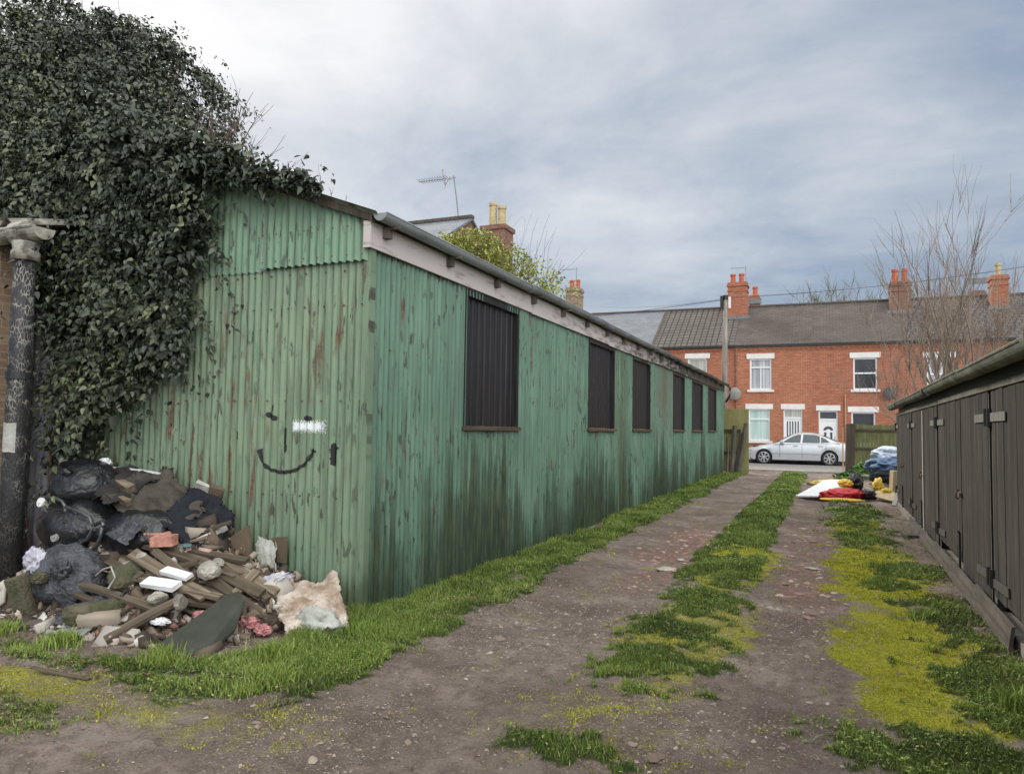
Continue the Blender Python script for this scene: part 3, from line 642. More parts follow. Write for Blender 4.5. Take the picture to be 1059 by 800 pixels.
VV, FF, TT = [], [], []; cnt = 0
for (y0, y1, dn, hh, ww) in ((2.3, 8, 9000, 0.010, 0.005), (8, 17, 3500, 0.014, 0.009)):
    p = scatter(-5.5, 1.3, y0, y1, dn, lambda x, y: sstep(.25, .8, moss_mask(x, y)+(fbm(x, y, 5, 3)-.5)*1.5+(fbm(x, y, 16, 2)-.5)*.8)*(1-grass_mask(x, y)*.7))
    V, F = blades(p, hh*rng.uniform(.5, 1.6, len(p))*(0.5+fbm(p[:, 0], p[:, 1], 6, 2)), ww*rng.uniform(.7, 1.4, len(p)), int(y0*7)); addb(V, F, np.repeat(np.clip(.1+.9*fbm(p[:, 0], p[:, 1], 4, 3)+rng.normal(0, .15, len(p)), 0, 1), 6))
tag(fast_mesh('moss', np.concatenate(VV), np.concatenate(FF), M['moss'], attrs={'tint': np.concatenate(TT)}), 'vivid yellow-green moss creeping over the bare ground beside the ruts', 'moss', kind='stuff')

# loose pebbles and brick crumbs trodden into the track
def pebbles(p, size, flat, tint, seed, mat, name, label, cat):
    r = np.random.default_rng(seed); n = len(p)
    O = np.array([(1, 0, 0), (.4, .9, .1), (-.6, .75, 0), (-1, -.1, .1), (-.35, -.9, 0), (.6, -.75, .05), (.1, 0, 1), (-.3, .2, .9)], float)
    Fo = np.array([(0, 1, 6), (1, 7, 6), (1, 2, 7), (2, 3, 7), (3, 4, 7), (4, 6, 7), (4, 5, 6), (5, 0, 6)])
    P = O[None]*(1+r.uniform(-.3, .3, (n, 8, 3))); s = size*np.exp(r.normal(0, 0.45, n))
    P = P*s[:, None, None]*np.array([1, 0.7, flat])[None, None]
    a = r.uniform(0, 2*pi, n); c, q = np.cos(a)[:, None], np.sin(a)[:, None]
    X = P[:, :, 0]*c-P[:, :, 1]*q+p[:, 0:1]; Y = P[:, :, 0]*q+P[:, :, 1]*c+p[:, 1:2]
    Z = P[:, :, 2]+ground_z(p[:, 0], p[:, 1])[:, None]+0.001
    V = np.stack([X, Y, Z], -1).reshape(-1, 3); F = ((np.arange(n)*8)[:, None, None]+Fo[None]).reshape(-1, 3)
    return tag(fast_mesh(name, V, F, mat, attrs={'tint': np.repeat(tint, 8)}), label, cat, kind='stuff')
def trackm(x, y): return np.clip(1-grass_mask(x, y)*1.1-0.75*sstep(0.3, 0.6, moss_mask(x, y)), 0, 1)*(0.12+0.9*sstep(0.42, 0.62, fbm(x+2, y+8, 1.1, 3)))
p1_ = scatter(-4.6, 1.3, 2.2, 8, 1100, trackm); p2_ = scatter(-2.8, 1.3, 8, 18, 160, trackm)
p = np.concatenate([p1_, p2_])
pebbles(p, 0.0055, 0.55, np.clip(rng.normal(0.5, 0.28, len(p)), 0, 1), 3, M['pebble'], 'gravel', 'small pale pebbles trodden into the bare wheel ruts', 'gravel')
def leafm(x, y):
    def el(cx, cy, rx, ry): return np.exp(-(((x-cx)/rx)**2+((y-cy)/ry)**2)*1.2)
    return np.clip(np.maximum.reduce([el(-3.1, 3.5, 0.6, 0.10), el(-2.85, 5.75, 0.30, 0.55), el(-3.9, 2.45, 0.5, 0.22), el(-4.3, 3.25, 0.8, 0.12), el(-2.68, 6.5, 0.1, 2.5)*0.5, el(-3.0, 11.5, 0.3, 0.5), el(1.15, 7.5, 0.22, 3)*0.6, el(-5.3, 3.5, 0.9, 0.3)*0.6])+0.015, 0, 1)*(0.3+0.7*(fbm(x, y, 6, 2) > 0.5))
p = scatter(-6.2, 1.3, 2.2, 13, 1500, leafm)
V, F = weeds(p, 0.022, 9)
tag(fast_mesh('dead_leaves', V, F, M['dead_leaf'], attrs={'tint': np.repeat(rng.random(len(p)), 4)}), 'curled brown dead leaves and twigs fallen along the edge of the verge', 'leaves', kind='stuff')

# larger broken bricks and flat stones set in the ruts
def rock(c, size, mat, name, seed, parent=None, sub=2, rough=0.25, flat=True):
    bm = bmesh.new(); bmesh.ops.create_icosphere(bm, subdivisions=sub, radius=0.5); r = random.Random(seed)
    ks = [Vector((r.uniform(-1, 1), r.uniform(-1, 1), r.uniform(-1, 1))).normalized() for _ in range(9)]; ds = [r.uniform(0.28, 0.46) for _ in ks]
    rz = Matrix.Rotation(r.uniform(0, 6.28), 3, 'Z')
    for v in bm.verts:
        for k, d in zip(ks, ds):
            t = v.co.dot(k)-d
            if t > 0: v.co -= k*t
        v.co *= 1+r.uniform(-rough, rough)*0.22
        q = rz @ Vector((v.co.x*size[0], v.co.y*size[1], v.co.z*size[2])); v.co = q+Vector(c)
    me = bpy.data.meshes.new(name); bm.to_mesh(me); bm.free()
    return link_mesh(name, me, mat, parent)
for i, (x, y, s, mt, lb) in enumerate([
    (-1.64, 8.3, (0.26, 0.20, 0.05), 'rubble', 'flat grey stone at the left edge of the middle strip'),
    (-1.36, 7.55, (0.20, 0.14, 0.05), 'mossy', 'flat stone beside the grass tuft on the middle strip'),
    (-0.17, 6.9, (0.14, 0.09, 0.03), 'rubble_pink', 'broken flat brick in the right rut, nearest of the large bricks'),
    (-0.33, 7.7, (0.20, 0.08, 0.03), 'rubble_pink', 'long thin brick fragment across the right rut'),
    (-0.15, 9.3, (0.20, 0.11, 0.03), 'rubble', 'pale flat stone in the right rut below the far bricks'),
    (-0.42, 10.1, (0.2, 0.12, 0.03), 'rubble_pink', 'pinkish brick fragment in the right rut beside the grass strip'),
    (-0.18, 11.6, (0.22, 0.13, 0.03), 'rubble_pink', 'brick fragment in the middle of the right rut'),
    (-0.38, 13.2, (0.26, 0.14, 0.03), 'rubble', 'farthest pale stone set in the right rut'),
    (-1.95, 9.6, (0.16, 0.10, 0.03), 'rubble_pink', 'broken brick in the red rubble of the left rut'),
    (-1.62, 9.1, (0.14, 0.09, 0.03), 'rubble', 'small pale stone in the left rut by the grass strip'),
    (-0.53, 3.28, (0.11, 0.15, 0.03), 'rubble', 'pale broken stone at the very front of the track')]):
    tag(rock((x, y, float(ground_z(x, y))+0.008), s, M[mt], 'stone', 40+i), lb, 'stone', 'stones set in the track')

# ---------------------------------------------------------------- green corrugated shed
SX, SY0, SY1 = -3.45, 5.10, 27.9
shed = thing('corrugated_shed', 'long green corrugated iron shed with peeling rusty paint and boarded windows beside the track', 'shed', (SX, SY0, 0))
WIN = [(6.85, 8.25), (11.2, 12.7), (14.1, 15.6), (18.25, 19.75), (21.1, 22.9), (24.1, 25.9)]
WZ0, WZ1 = 1.56, 2.92
def side_x(y, z=0): return SX+0.0135*cos(2*pi*y/0.076)+0.02*(float(vnoise(y, 3.0, 0.5))-0.5)+0.010*((int((y+20)/0.62)) % 2)
P = 0.076/6
nY = int((SY1-SY0)/P)
yc = [SY0+i*P for i in range(nY+1)]
zc_ = [0.0, 0.4, 0.8, 1.2, WZ0, 2.0, 2.5, WZ1, 3.14]
mb = MB(); vv = [(side_x(y), y, z+(0.02*float(vnoise(y, 9, 1.4)) if z == 0 else 0)) for y in yc for z in zc_]; ff = []
nz = len(zc_)
for i in range(nY):
    ym = yc[i]+P/2; inw = any(a_ < ym < b_ for a_, b_ in WIN)
    for j in range(nz-1):
        if inw and zc_[j] >= WZ0 and zc_[j+1] <= WZ1+1e-6: continue
        ff.append((i*nz+j, (i+1)*nz+j, (i+1)*nz+j+1, i*nz+j+1))
mb.add(vv, ff); mb.build('wall', M['green_side'], shed, smooth=True)
# gable
RA = 0.365; EZ = 3.27; APX = -6.2
def rake(x): return EZ+RA*(-3.42-x) if x > APX else EZ+RA*(-3.42-APX)-RA*(APX-x)
def gab_y(x): return SY0-0.0125*cos(2*pi*x/0.076)+0.022*(float(vnoise(x, 6.0, 0.8))-0.5)
nX = int((SX+8.8)/P)
xcs = [SX-i*P for i in range(nX+1)]
mb = MB(); rows = [0, .15, .3, .45, .6, .8, 1.0]; top = 2.93
vv = [(x, gab_y(x), t*min(top+0.02*((int(x/0.62)) % 2), rake(x)-0.02)) for x in xcs for t in rows]; nr = len(rows)
ff = [(i*nr+j, i*nr+j+1, (i+1)*nr+j+1, (i+1)*nr+j) for i in range(nX) for j in range(nr-1)]
mb.add(vv, ff); gw = mb.build('gable_wall', M['green_gable'], shed, smooth=True)
def upper(name, xa, xb, z0a, proud):
    n = int(abs(xb-xa)/P); xs_ = [xa+(xb-xa)*i/n for i in range(n+1)]; m = MB()
    V_ = []
    for x in xs_:
        zt = rake(x)-0.015; zb = z0a+0.006*cos(2*pi*x/0.076)+0.01*float(vnoise(x, 1, 2))
        for t in (0, .5, 1): V_.append((x, gab_y(x)-proud, zb+(max(zt, zb+0.01)-zb)*t))
    m.add(V_, [(i*3+j, i*3+j+1, (i+1)*3+j+1, (i+1)*3+j) for i in range(n) for j in (0, 1)])
    return m.build(name, M['green_panel'], shed, smooth=True)
upper('gable_panel', SX-0.01, -4.56, 2.90, 0.042); upper('gable_panel', -4.53, -5.2, 2.88, 0.014); upper('gable_panel', -5.2, -7.4, 2.86, 0.02)
# corner flashing
mb = MB(); mb.box(SX-0.05, SX+0.022, SY0-0.024, SY0-0.020, 0.02, 3.0); mb.box(SX+0.0182, SX+0.0222, SY0-0.0195, SY0+0.05, 0.02, 3.0)
mb.build('corner_flashing', M['green_gable'], shed)
# bolt heads
mb = MB()
for z in (0.25, 0.95, 1.75, 2.55, 2.84):
    for k in range(11):
        x = SX-0.07-k*0.19+rnd.uniform(-.01, .01); mb.rbox((x, gab_y(x)-0.012 if z < 2.8 else gab_y(x)-0.008, z), (0.012, 0.012, 0.012))
for x in [SX-0.05-k*0.15 for k in range(8)]:
    for z in (2.96, 3.2): mb.rbox((x, gab_y(x)-0.036, z), (0.013, 0.012, 0.013))
for z in (0.7, 2.2, 2.98):
    for k in range(60):
        y = SY0+0.1+k*0.228
        if not any(a_-.05 < y < b_+.05 for a_, b_ in WIN): mb.rbox((side_x(y)+0.01, y, z), (0.012, 0.012, 0.012))
tag(mb.build('bolt_heads', M['rust'], shed), kind='stuff')
for (ya, yb) in WIN:
    m = MB(); fx = SX+0.012
    for (y0, y1, z0, z1) in ((ya-.03, ya+.03, WZ0+.001, WZ1), (yb-.03, yb+.03, WZ0+.001, WZ1), (ya-.03, yb+.03, WZ1+.001, WZ1+.07)): m.box(SX-0.08, fx+0.012, y0, y1, z0, z1)
    wf = m.build('window', M['black_board'], shed)
    m = MB(); n = int((yb-ya)/0.02); V_ = []
    for i in range(n+1):
        y = ya+0.03+(yb-ya-0.06)*i/n; x = SX-0.035+0.007*(1 if (i//4) % 2 else -1)*(0.6+0.4*float(vnoise(y, 4, 9)))
        V_ += [(x, y, WZ0+.005), (x, y, WZ1-.001)]
    m.add(V_, [(2*i, 2*i+2, 2*i+3, 2*i+1) for i in range(n)]); m.build('boarding', M['black_board'], wf)
    m = MB(); m.box(SX-0.06, fx+0.045, ya-.05, yb+.05, WZ0-.045, WZ0-.002); m.build('sill', M['sill'], wf)
# roof: two slopes of corrugated sheet
mb = MB(); ny = int((SY1-SY0+0.3)/0.024)
def roofpt(x, y, dz=0):
    z = rake(x)+0.022*cos(2*pi*y/0.146)+0.03*(float(vnoise(x*2, y*0.8, 1))-0.5)+dz; return (x, y, z)
for dz in (0.02, 0.032):
    G = []
    for i in range(ny+1):
        y = SY0-0.13+i*0.024; sag = -0.03*float(vnoise(y, 2, 0.45)); jag = 0.05*float(vnoise(int(y/0.9), 5.5, 1.3))
        G.append([roofpt(x-(jag if k == 0 else 0), y, dz+sag) for k, x in enumerate((-3.30, -3.9, -4.8, -5.6, APX, -7.0, -8.9))])
    mb.grid(G)
# close the near edge so the sheet has thickness
mb.build('roof', M['roof_sheet'], shed, smooth=False, fixn=False)
mb = MB(); n = 12
for i in range(n):
    xa = -3.38+(APX+3.38)*i/n; xb = -3.38+(APX+3.38)*(i+1)/n
    mb.add([(xa, SY0-.10, rake(xa)-.05), (xb, SY0-.10, rake(xb)-.05), (xb, SY0-.10, rake(xb)+.012), (xa, SY0-.10, rake(xa)+.012), (xa, SY0-.055, rake(xa)-.05), (xb, SY0-.055, rake(xb)-.05), (xb, SY0-.055, rake(xb)+.012), (xa, SY0-.055, rake(xa)+.012)], [(0, 1, 2, 3), (7, 6, 5, 4), (0, 4, 5, 1), (3, 2, 6, 7)])
mb.build('barge_board', M['dark_wood'], shed)
mb = MB()
y = SY0-0.06; k = 0
while y < SY1:
    y2 = min(y+3.6, SY1); o_ = 0.003*(k % 2); mb.box(SX+0.028+o_, SX+0.05+o_, y+0.004, y2, 3.00-0.01*(k % 3), 3.215); y = y2; k += 1
mb.box(SX-0.02, SX+0.05, SY0-.085, SY0-.062, 3.0, 3.22)
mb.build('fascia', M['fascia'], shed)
mb = MB(); GXc, GZ = -3.30, 3.275
for seg in range(7):
    ya = SY0-0.1+seg*3.3; yb = min(ya+3.29, SY1+0.1); dzz = (-0.012, 0.0, -0.01, 0.008, -0.012, -0.004, -0.03)[seg]
    for (r, q) in ((0.062, 0), (0.055, 1)):
        G = [[(GXc+r*cos(pi+pi*a/10), y_, GZ+dzz+r*sin(pi+pi*a/10)+(0.0 if r > .06 else 0.004)) for a in range(11)] for y_ in (ya, (ya+yb)/2, yb)]
        mb.grid(G)
    mb.tube([(GXc+0.060, ya, GZ+dzz), (GXc+0.060, yb, GZ+dzz)], 0.008, 6); mb.tube([(GXc-0.060, ya, GZ+dzz), (GXc-0.060, yb, GZ+dzz)], 0.008, 6)
    G = [[(GXc+0.070*cos(pi+pi*a/10), y_, GZ+dzz+0.070*sin(pi+pi*a/10)) for a in range(11)] for y_ in (yb-0.07, yb+0.05)]; mb.grid(G)
mb.prism([(GXc+0.062*cos(pi+pi*a/10), GZ-.012+0.062*sin(pi+pi*a/10)) for a in range(11)], 1, SY0-0.106, SY0-0.1)
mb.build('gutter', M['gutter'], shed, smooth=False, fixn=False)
for k in range(20):
    y = SY0+0.12+k*1.13; m = MB(); m.box(SX+0.052, SX+0.11, y-.03, y+.03, 3.11, 3.205); m.box(SX+0.111, SX+0.20, y-.012, y+.012, 3.185, 3.207)
    m.build('gutter_bracket', M['kick_wood'], shed)
mb = MB(); mb.tube([(-3.28, SY1, 3.22), (-3.2, SY1+.02, 3.1), (-3.22, SY1+.03, 2.85), (-3.36, SY1+.03, 2.6)], 0.04, 8); mb.build('downpipe', M['black'], shed, smooth=True)
# graffiti: sprayed lines that follow the ribs of the gable sheet
def spray(name, mat, parent, dist, x0, x1, z0, z1, cell=0.006, soft=0.0, proud=0.0035):
    m = MB(); nx = int((x1-x0)/cell); nz_ = int((z1-z0)/cell); idx = {}
    def vid(i, j):
        if (i, j) not in idx:
            x = x0+i*cell; idx[(i, j)] = len(m.v); m.v.append((x, gab_y(x)-proud, z0+j*cell))
        return idx[(i, j)]
    for i in range(nx):
        for j in range(nz_):
            d = dist(x0+(i+.5)*cell, z0+(j+.5)*cell)
            if d < rnd.uniform(-soft, soft)*1.0: m.f.append((vid(i, j), vid(i+1, j), vid(i+1, j+1), vid(i, j+1))); m.mi.append(0)
    return m.build(name, mat, parent, fixn=False, smooth=True)
def segd(p, pts, r):
    best = 9
    for (ax, az), (bx, bz) in zip(pts[:-1], pts[1:]):
        dx, dz = bx-ax, bz-az; t = max(0, min(1, ((p[0]-ax)*dx+(p[1]-az)*dz)/(dx*dx+dz*dz+1e-9))); best = min(best, sqrt((p[0]-ax-dx*t)**2+(p[1]-az-dz*t)**2))
    return best-r-0.004*(float(vnoise(p[0], p[1], 60))-0.5)
mouth = [(-4.54, 1.31), (-4.52, 1.235), (-4.46, 1.175), (-4.37, 1.145), (-4.27, 1.137), (-4.17, 1.155), (-4.08, 1.20), (-4.01, 1.27), (-3.965, 1.335)]
strokes = [(mouth, 0.015), ([(-4.555, 1.31), (-4.53, 1.325)], 0.010), ([(-3.985, 1.335), (-3.945, 1.325)], 0.010), ([(-4.27, 1.50), (-4.272, 1.42), (-4.265, 1.33)], 0.021), ([(-4.46, 1.63), (-4.39, 1.60)], 0.022), ([(-4.405, 1.71), (-4.415, 1.655)], 0.007), ([(-4.27, 1.655), (-4.27, 1.60)], 0.008),
           ([(-4.06, 1.605), (-4.02, 1.60)], 0.022), ([(-3.76, 1.37), (-3.76, 1.24)], 0.030), ([(-3.79, 1.345), (-3.72, 1.36)], 0.010), ([(-4.79, 1.47), (-4.79, 1.42)], 0.008)]
spray('graffiti_face', M['paint_black'], gw, lambda x, z: min(segd((x, z), p_, r_) for p_, r_ in strokes), -4.85, -3.68, 1.10, 1.75)
spray('graffiti_patch', M['paint_white'], gw, lambda x, z: max(abs(x+4.03)-0.16, abs(z-1.535)-0.038), -4.30, -3.78, 1.42, 1.65, soft=0.022, cell=0.0045, proud=0.0025)
spray('graffiti_line', M['green_trim'], gw, lambda x, z: segd((x, z), [(-4.75, 2.45), (-4.62, 2.25), (-4.60, 1.95), (-4.64, 1.8)], 0.008)+0.003, -4.8, -4.5, 1.75, 2.5, soft=0.01, proud=0.002)  # thin curved green stroke with broken edges

# ---------------------------------------------------------------- outbuilding at far left
ob = thing('brick_outbuilding', 'old brick outbuilding with stained gutter behind the black drainpipe at the left edge', 'outbuilding', (-8, 4.4, 0))
mb = MB(); mb.box(-12, -6.98, 4.36, 4.6, 0, 3.15); mb.build('wall', M['brick_buff'], ob)
mb = MB()
for (r) in (0.10, 0.088): mb.grid([[(x, 4.2+r*cos(pi+pi*a/10), 3.2+r*sin(pi+pi*a/10)) for a in range(11)] for x in (-12, -9, -6.5, -6.18)])
mb.tube([(-12, 4.1, 3.2), (-6.18, 4.1, 3.2)], 0.014, 6); mb.tube([(-6.52, 4.2, 3.18), (-6.38, 4.2, 3.17)], 0.108, 12)
mb.prism([(4.2+0.1*cos(pi+pi*a/10), 3.2+0.1*sin(pi+pi*a/10)) for a in range(11)], 0, -6.18, -6.172)
mb.build('gutter', M['pipe_white'], ob, fixn=False)
mb = MB(); G = [[(x, y, 3.27+0.035*cos(2*pi*x/0.22)+(y-4.15)*0.25) for y in (4.15, 4.5, 4.9)] for x in np.arange(-12, -6.45, 0.03)]; mb.grid(G); mb.grid([[(p_[0], p_[1], p_[2]+.01) for p_ in r_] for r_ in G])
mb.build('roof', M['pipe_white'], ob, fixn=False)
dp = thing('drainpipe', 'fat cast iron drainpipe in flaking black paint with a pale collar at the left edge', 'drainpipe', (-6.40, 4.2, 0))
mb = MB(); mb.tube([(-6.40, 4.2, 0), (-6.405, 4.2, 1.0), (-6.40, 4.2, 2.0), (-6.40, 4.2, 2.95)], [0.098, 0.092, 0.090, 0.088], 20); mb.build('pipe', M['pipe'], dp, smooth=True)
mb = MB(); mb.tube([(-6.40, 4.2, 2.93), (-6.40, 4.2, 3.0), (-6.40, 4.2, 3.02), (-6.4, 4.2, 3.09)], [0.115, 0.112, 0.098, 0.11], 16); mb.build('collar', M['pipe_white'], dp, smooth=True)
mb = MB()
n = 14
G = [[(-6.40+0.0945*cos(a_), 4.2+0.0945*sin(a_), z+0.01*float(vnoise(a_*3, z*9, 1))) for a_ in np.linspace(-2.5, -0.6, n)] for z in (1.27, 1.35, 1.44, 1.52)]
mb.grid(G); mb.build('torn_sticker', M['white_sheet'], dp, fixn=False)
mb = MB(); mb.tube([(-6.40, 4.2, 1.9), (-6.40, 4.2, 1.96)], 0.104, 18); mb.build('band', M['black'], dp)
gs = MB(); G = [[(x, 5.02-0.016*cos(2*pi*x/0.1), z) for z in (0, 1, 2, 3.0)] for x in np.arange(-9.2, -6.82, 0.012)]
gs.grid(G); tag(gs.build('corrugated_sheet', M['grey_corr'], smooth=True, fixn=False), 'tall grey corrugated iron sheet between the black drainpipe and the ivy', 'metal sheet')
# ---------------------------------------------------------------- garages on the right
gar = thing('garage_block', 'row of low garages with weathered black plank doors and mossy gutter right of the track', 'garages', (1.35, 10, 0))
gx = garage_x
GEND = 18.15
mb = MB()
mb.prism([(gx(-1)+.10, -1), (gx(GEND)+.10, GEND), (7, GEND), (7, -1)], 2, -0.05, 2.02); mb.build('wall', M['black_wood'], gar)
mb = MB()
def gb(m, y0, y1, z0, z1, d0, d1):          # box following the garage front; d measured towards the track
    v = [(gx(y)-d, y, z) for d in (d0, d1) for y in (y0, y1) for z in (z0, z1)]
    m.add(v, [(0,1,3,2),(4,6,7,5),(0,4,5,1),(2,3,7,6),(0,2,6,4),(1,5,7,3)])
gb(mb, -1, GEND, 1.935, 1.985, -0.09, 0.035); mb.build('door_head', M['grey_post'], gar)
mb = MB(); gb(mb, -1, GEND+.02, 1.99, 2.10, -0.06, -0.02); mb.build('fascia', M['black'], gar)  # recessed fascia coloured black as the shadow gap under the gutter
mb = MB(); ys_ = np.arange(-1, GEND+.2, 0.06)
for dz in (0, 0.015):
    mb.grid([[(gx(y)-0.06+t*6, y, 2.15+0.02*cos(2*pi*y/0.15)+t*0.25+dz) for t in (0, .3, 1)] for y in ys_])
mb.build('roof', M['old_gutter'], gar, fixn=False)
mb = MB(); segs = [(-1, 5.2), (5.2, 7.9), (7.9, 11.0), (11.0, 13.6), (13.6, 16.0), (16.0, GEND+.15)]
for k, (a_, b_) in enumerate(segs):
    d = 0.11+0.01*(k % 2); zz = 2.145-0.012*(k % 2)
    for r in (0.082, 0.072): mb.grid([[(gx(y)-d+r*cos(pi+pi*q/12), y, zz+r*sin(pi+pi*q/12)) for q in range(13)] for y in (a_, (a_+b_)/2, b_)])
    for s_ in (-1, 1): mb.tube([(gx(a_)-d+s_*0.078, a_, zz), (gx(b_)-d+s_*0.078, b_, zz)], 0.014, 8)
    mb.grid([[(gx(y)-d+0.092*cos(pi+pi*q/12), y, zz+0.092*sin(pi+pi*q/12)) for q in range(13)] for y in (a_-.03, a_+.09)])
mb.tube([(gx(GEND)-.11, GEND+.10, 2.145), (gx(GEND)-.11, GEND+.152, 2.145)], 0.08, 14)
mb.build('gutter', M['old_gutter'], gar, smooth=False, fixn=False)
mb = MB(); gb(mb, -1, GEND, -0.06, 0.10, -0.08, 0.055); mb.build('plinth', M['concrete'], gar)
posts = [0.2, 3.8, 7.38, 10.95, 14.55, 18.1]
for i, y in enumerate(posts):
    m = MB(); gb(m, y-.055, y+.055, 0.05, 1.93, -0.05, 0.012); m.build('door_post', M['black_wood'] if i % 2 else M['grey_post'], gar)
for i in range(5):
    a_, b_ = posts[i]+.065, posts[i+1]-.065; c_ = (a_+b_)/2+(0.05, -0.02, -0.13, 0.05, 0)[i]
    for s_, (y0, y1) in enumerate(((a_, c_-.012), (c_+.012, b_))):
        m = MB(); y = y0; k = 0
        while y < y1-0.03:
            wd = min(0.155, y1-y); d = 0.030+0.004*rnd.random(); zb = 0.115+rnd.uniform(0, .03)+(0.10 if (i, s_) in ((2, 1), (1, 1)) else 0)
            gb(m, y+.003, y+wd-.003, zb, 1.925+rnd.uniform(-.012, 0), 0.0, d); y += wd; k += 1
        gb(m, y0, y1, 0.3, 1.8, -0.02, 0.004)
        leaf = m.build('garage_door', M['black_wood'], gar)
        yh0, yh1 = (y0, y0+.62) if s_ == 0 else (y1-.62, y1)
        for (z, mt, tilt) in ((1.70, 'hinge_pale', 0.0), (0.36, 'hinge_dark', 0.09)):
            h = MB(); q = tilt if s_ == 0 else -tilt
            v = [(gx(y_)-d_, y_, z+zz+(y_-yh0)*q*(-1 if s_ == 0 else 1)*0.6) for d_ in (0.038, 0.046) for y_ in (yh0, yh1) for zz in (-.036, .036)]
            h.add(v, [(0,1,3,2),(4,6,7,5),(0,4,5,1),(2,3,7,6),(0,2,6,4),(1,5,7,3)]); h.build('strap_hinge', M[mt], leaf)
            h = MB(); yy = yh0 if s_ == 0 else yh1; h.tube([(gx(yy)-.05, yy, z-.075), (gx(yy)-.05, yy, z+.075)], 0.02, 8); gb(h, yy-.03, yy+.03, z-.07, z+.07, .03, .047); h.build('hinge_knuckle', M['black'], leaf)
    m = MB(); m.rbox((gx(c_)-0.055, c_-.05, 0.93), (0.022, 0.09, 0.045), (0.15, 0, 0)); m.tube([(gx(c_)-.06, c_, 0.88), (gx(c_)-.09, c_, 0.90), (gx(c_)-.06, c_, .98)], 0.012, 6); m.build('latch', M['rust'], gar)
    m = MB(); m.tube([(gx(c_)-.05, c_+.03, 0.12), (gx(c_)-.05, c_+.03, 0.52), (gx(c_)-.07, c_-.02, 0.55)], 0.012, 6); m.rbox((gx(c_)-.05, c_+.03, .30), (.02, .05, .08)); m.build('drop_bolt', M['black'], gar)
# pale cover strips
for y, wdt, mt in ((12.62, 0.05, 'white_paint'), (7.30, 0.018, 'fascia'), (10.87, 0.022, 'fascia'), (14.45, 0.02, 'fascia')):
    m = MB(); n = 26; V_ = []
    for k in range(n+1):
        z = 0.12+1.78*k/n; j = 0.006*(float(vnoise(z*9, y, 3))-.5) if wdt < .04 else 0
        V_ += [(gx(y)-.052, y-wdt/2+j, z), (gx(y)-.052, y+wdt/2-j, z)]
    m.add(V_, [(2*k, 2*k+1, 2*k+3, 2*k+2) for k in range(n)]); V2 = [(v[0]+.03, v[1], v[2]) for v in V_]; m.add(V2, [(2*k, 2*k+2, 2*k+3, 2*k+1) for k in range(n)])
    m.build('cover_strip', M[mt] if mt != 'fascia' else M['hinge_pale'], gar, fixn=False)
for k, (ya, yb, h, t) in enumerate(((6.3, 7.85, 0.21, 0.5), (7.86, 9.35, 0.19, 0.42), (9.36, 10.9, 0.19, 0.35), (10.91, 12.5, 0.17, 0.25), (12.6, 14.3, 0.15, .15))):
    m = MB(); v = [(gx(y_)-d_-(0.025 if zz < 0.1 else 0), y_, zz) for d_ in (0.075, 0.10) for y_ in (ya, yb) for zz in (0.02, h-(0.015 if y_ == ya else 0))]
    m.add(v, [(0,1,3,2),(4,6,7,5),(0,4,5,1),(2,3,7,6),(0,2,6,4),(1,5,7,3)])
    tag(m.build('kick_board', M['kick_wood'], None), ['pale warped board leaning at the foot of the nearest garage doors, closest to the viewer', 'pale warped board leaning at the foot of the garage doors below the nearest latch', 'weathered board leaning at the foot of the second pair of garage doors', 'low grey board leaning under the pale vertical strip of the garages', 'farthest low board leaning at the foot of the garages'][k], 'board', 'boards leaning along the foot of the garages')

M['pole_dark'] = wood('dark_grey_stake', (0.05, 0.045, 0.035), (0.17, 0.155, 0.12), 2, 14)
# ---------------------------------------------------------------- fences beside the street
fr = thing('board_fence', 'low green board fence with a thick dark post between the white car and the garages', 'fence', (1.7, 30.0, 0))
m = MB(); x = 0.98; 
while x < 4.4:
    m.box(x+.004, x+.10, 30.0, 30.02, 0.35, 1.88+rnd.uniform(-.04, .02)); x += .10
m.build('boards', M['fence_green'], fr)
for z in (0.95, 1.62): m = MB(); m.box(0.95, 4.4, 29.96, 29.998, z, z+.07); m.build('rail', M['dark_wood'], fr)
m = MB(); x = 0.98
while x < 4.4:
    m.box(x+.004, x+.10, 30.03, 30.05, 0.05, 0.95); x += .10
m.build('gravel_boards', M['dark_wood'], fr)
m = MB(); m.rbox((0.82, 29.95, 0.95), (0.30, 0.26, 1.9), (0, 0.015, 0.1), jit=.02); m.build('post', M['dark_wood'], fr, bevel=.02)
sp = MB(); sp.tube([(0.57, 29.7, 0), (0.575, 29.7, 1.75)], 0.022, 8); tag(sp.build('slender_post', M['orange_pipe']), 'thin pale orange post standing just left of the thick dark fence post', 'post')
fl = thing('board_fence', 'olive board gate with a lower dark rail at the far end of the green shed', 'fence', (-3.1, 28.6, 0))
m = MB(); m.box(-3.75, -2.62, 28.6, 28.63, 0.05, 2.38); m.build('boards', M['fence_panel'], fl)
m = MB(); m.box(-3.75, -2.9, 28.55, 28.598, 1.5, 1.62); m.box(-3.75, -2.9, 28.55, 28.598, .7, .8); m.build('rail', M['dark_wood'], fl)
for k, (xb, xt, y, h, r, lb) in enumerate(((-3.22, -3.08, 28.25, 1.75, 0.12, 'short split grey stake, left of the leaning pair at the end of the shed'), (-2.98, -2.68, 28.2, 1.85, 0.10, 'grey stake leaning to the right at the end of the shed'), (-3.34, -3.32, 28.1, 1.35, 0.05, 'thin short stake nearest the far corner of the shed'), (-3.08, -2.86, 28.3, 1.5, 0.10, 'dark stake between the two taller grey stakes'))):
    m = MB(); m.tube([(xb, y, 0), (xb*.5+xt*.5+.03, y, h*.5), (xt, y, h)], [r, r*.9, r*.75], 6); tag(m.build('fence_stake', M['pole_dark']), lb, 'stake', 'broken stakes at the end of the shed')

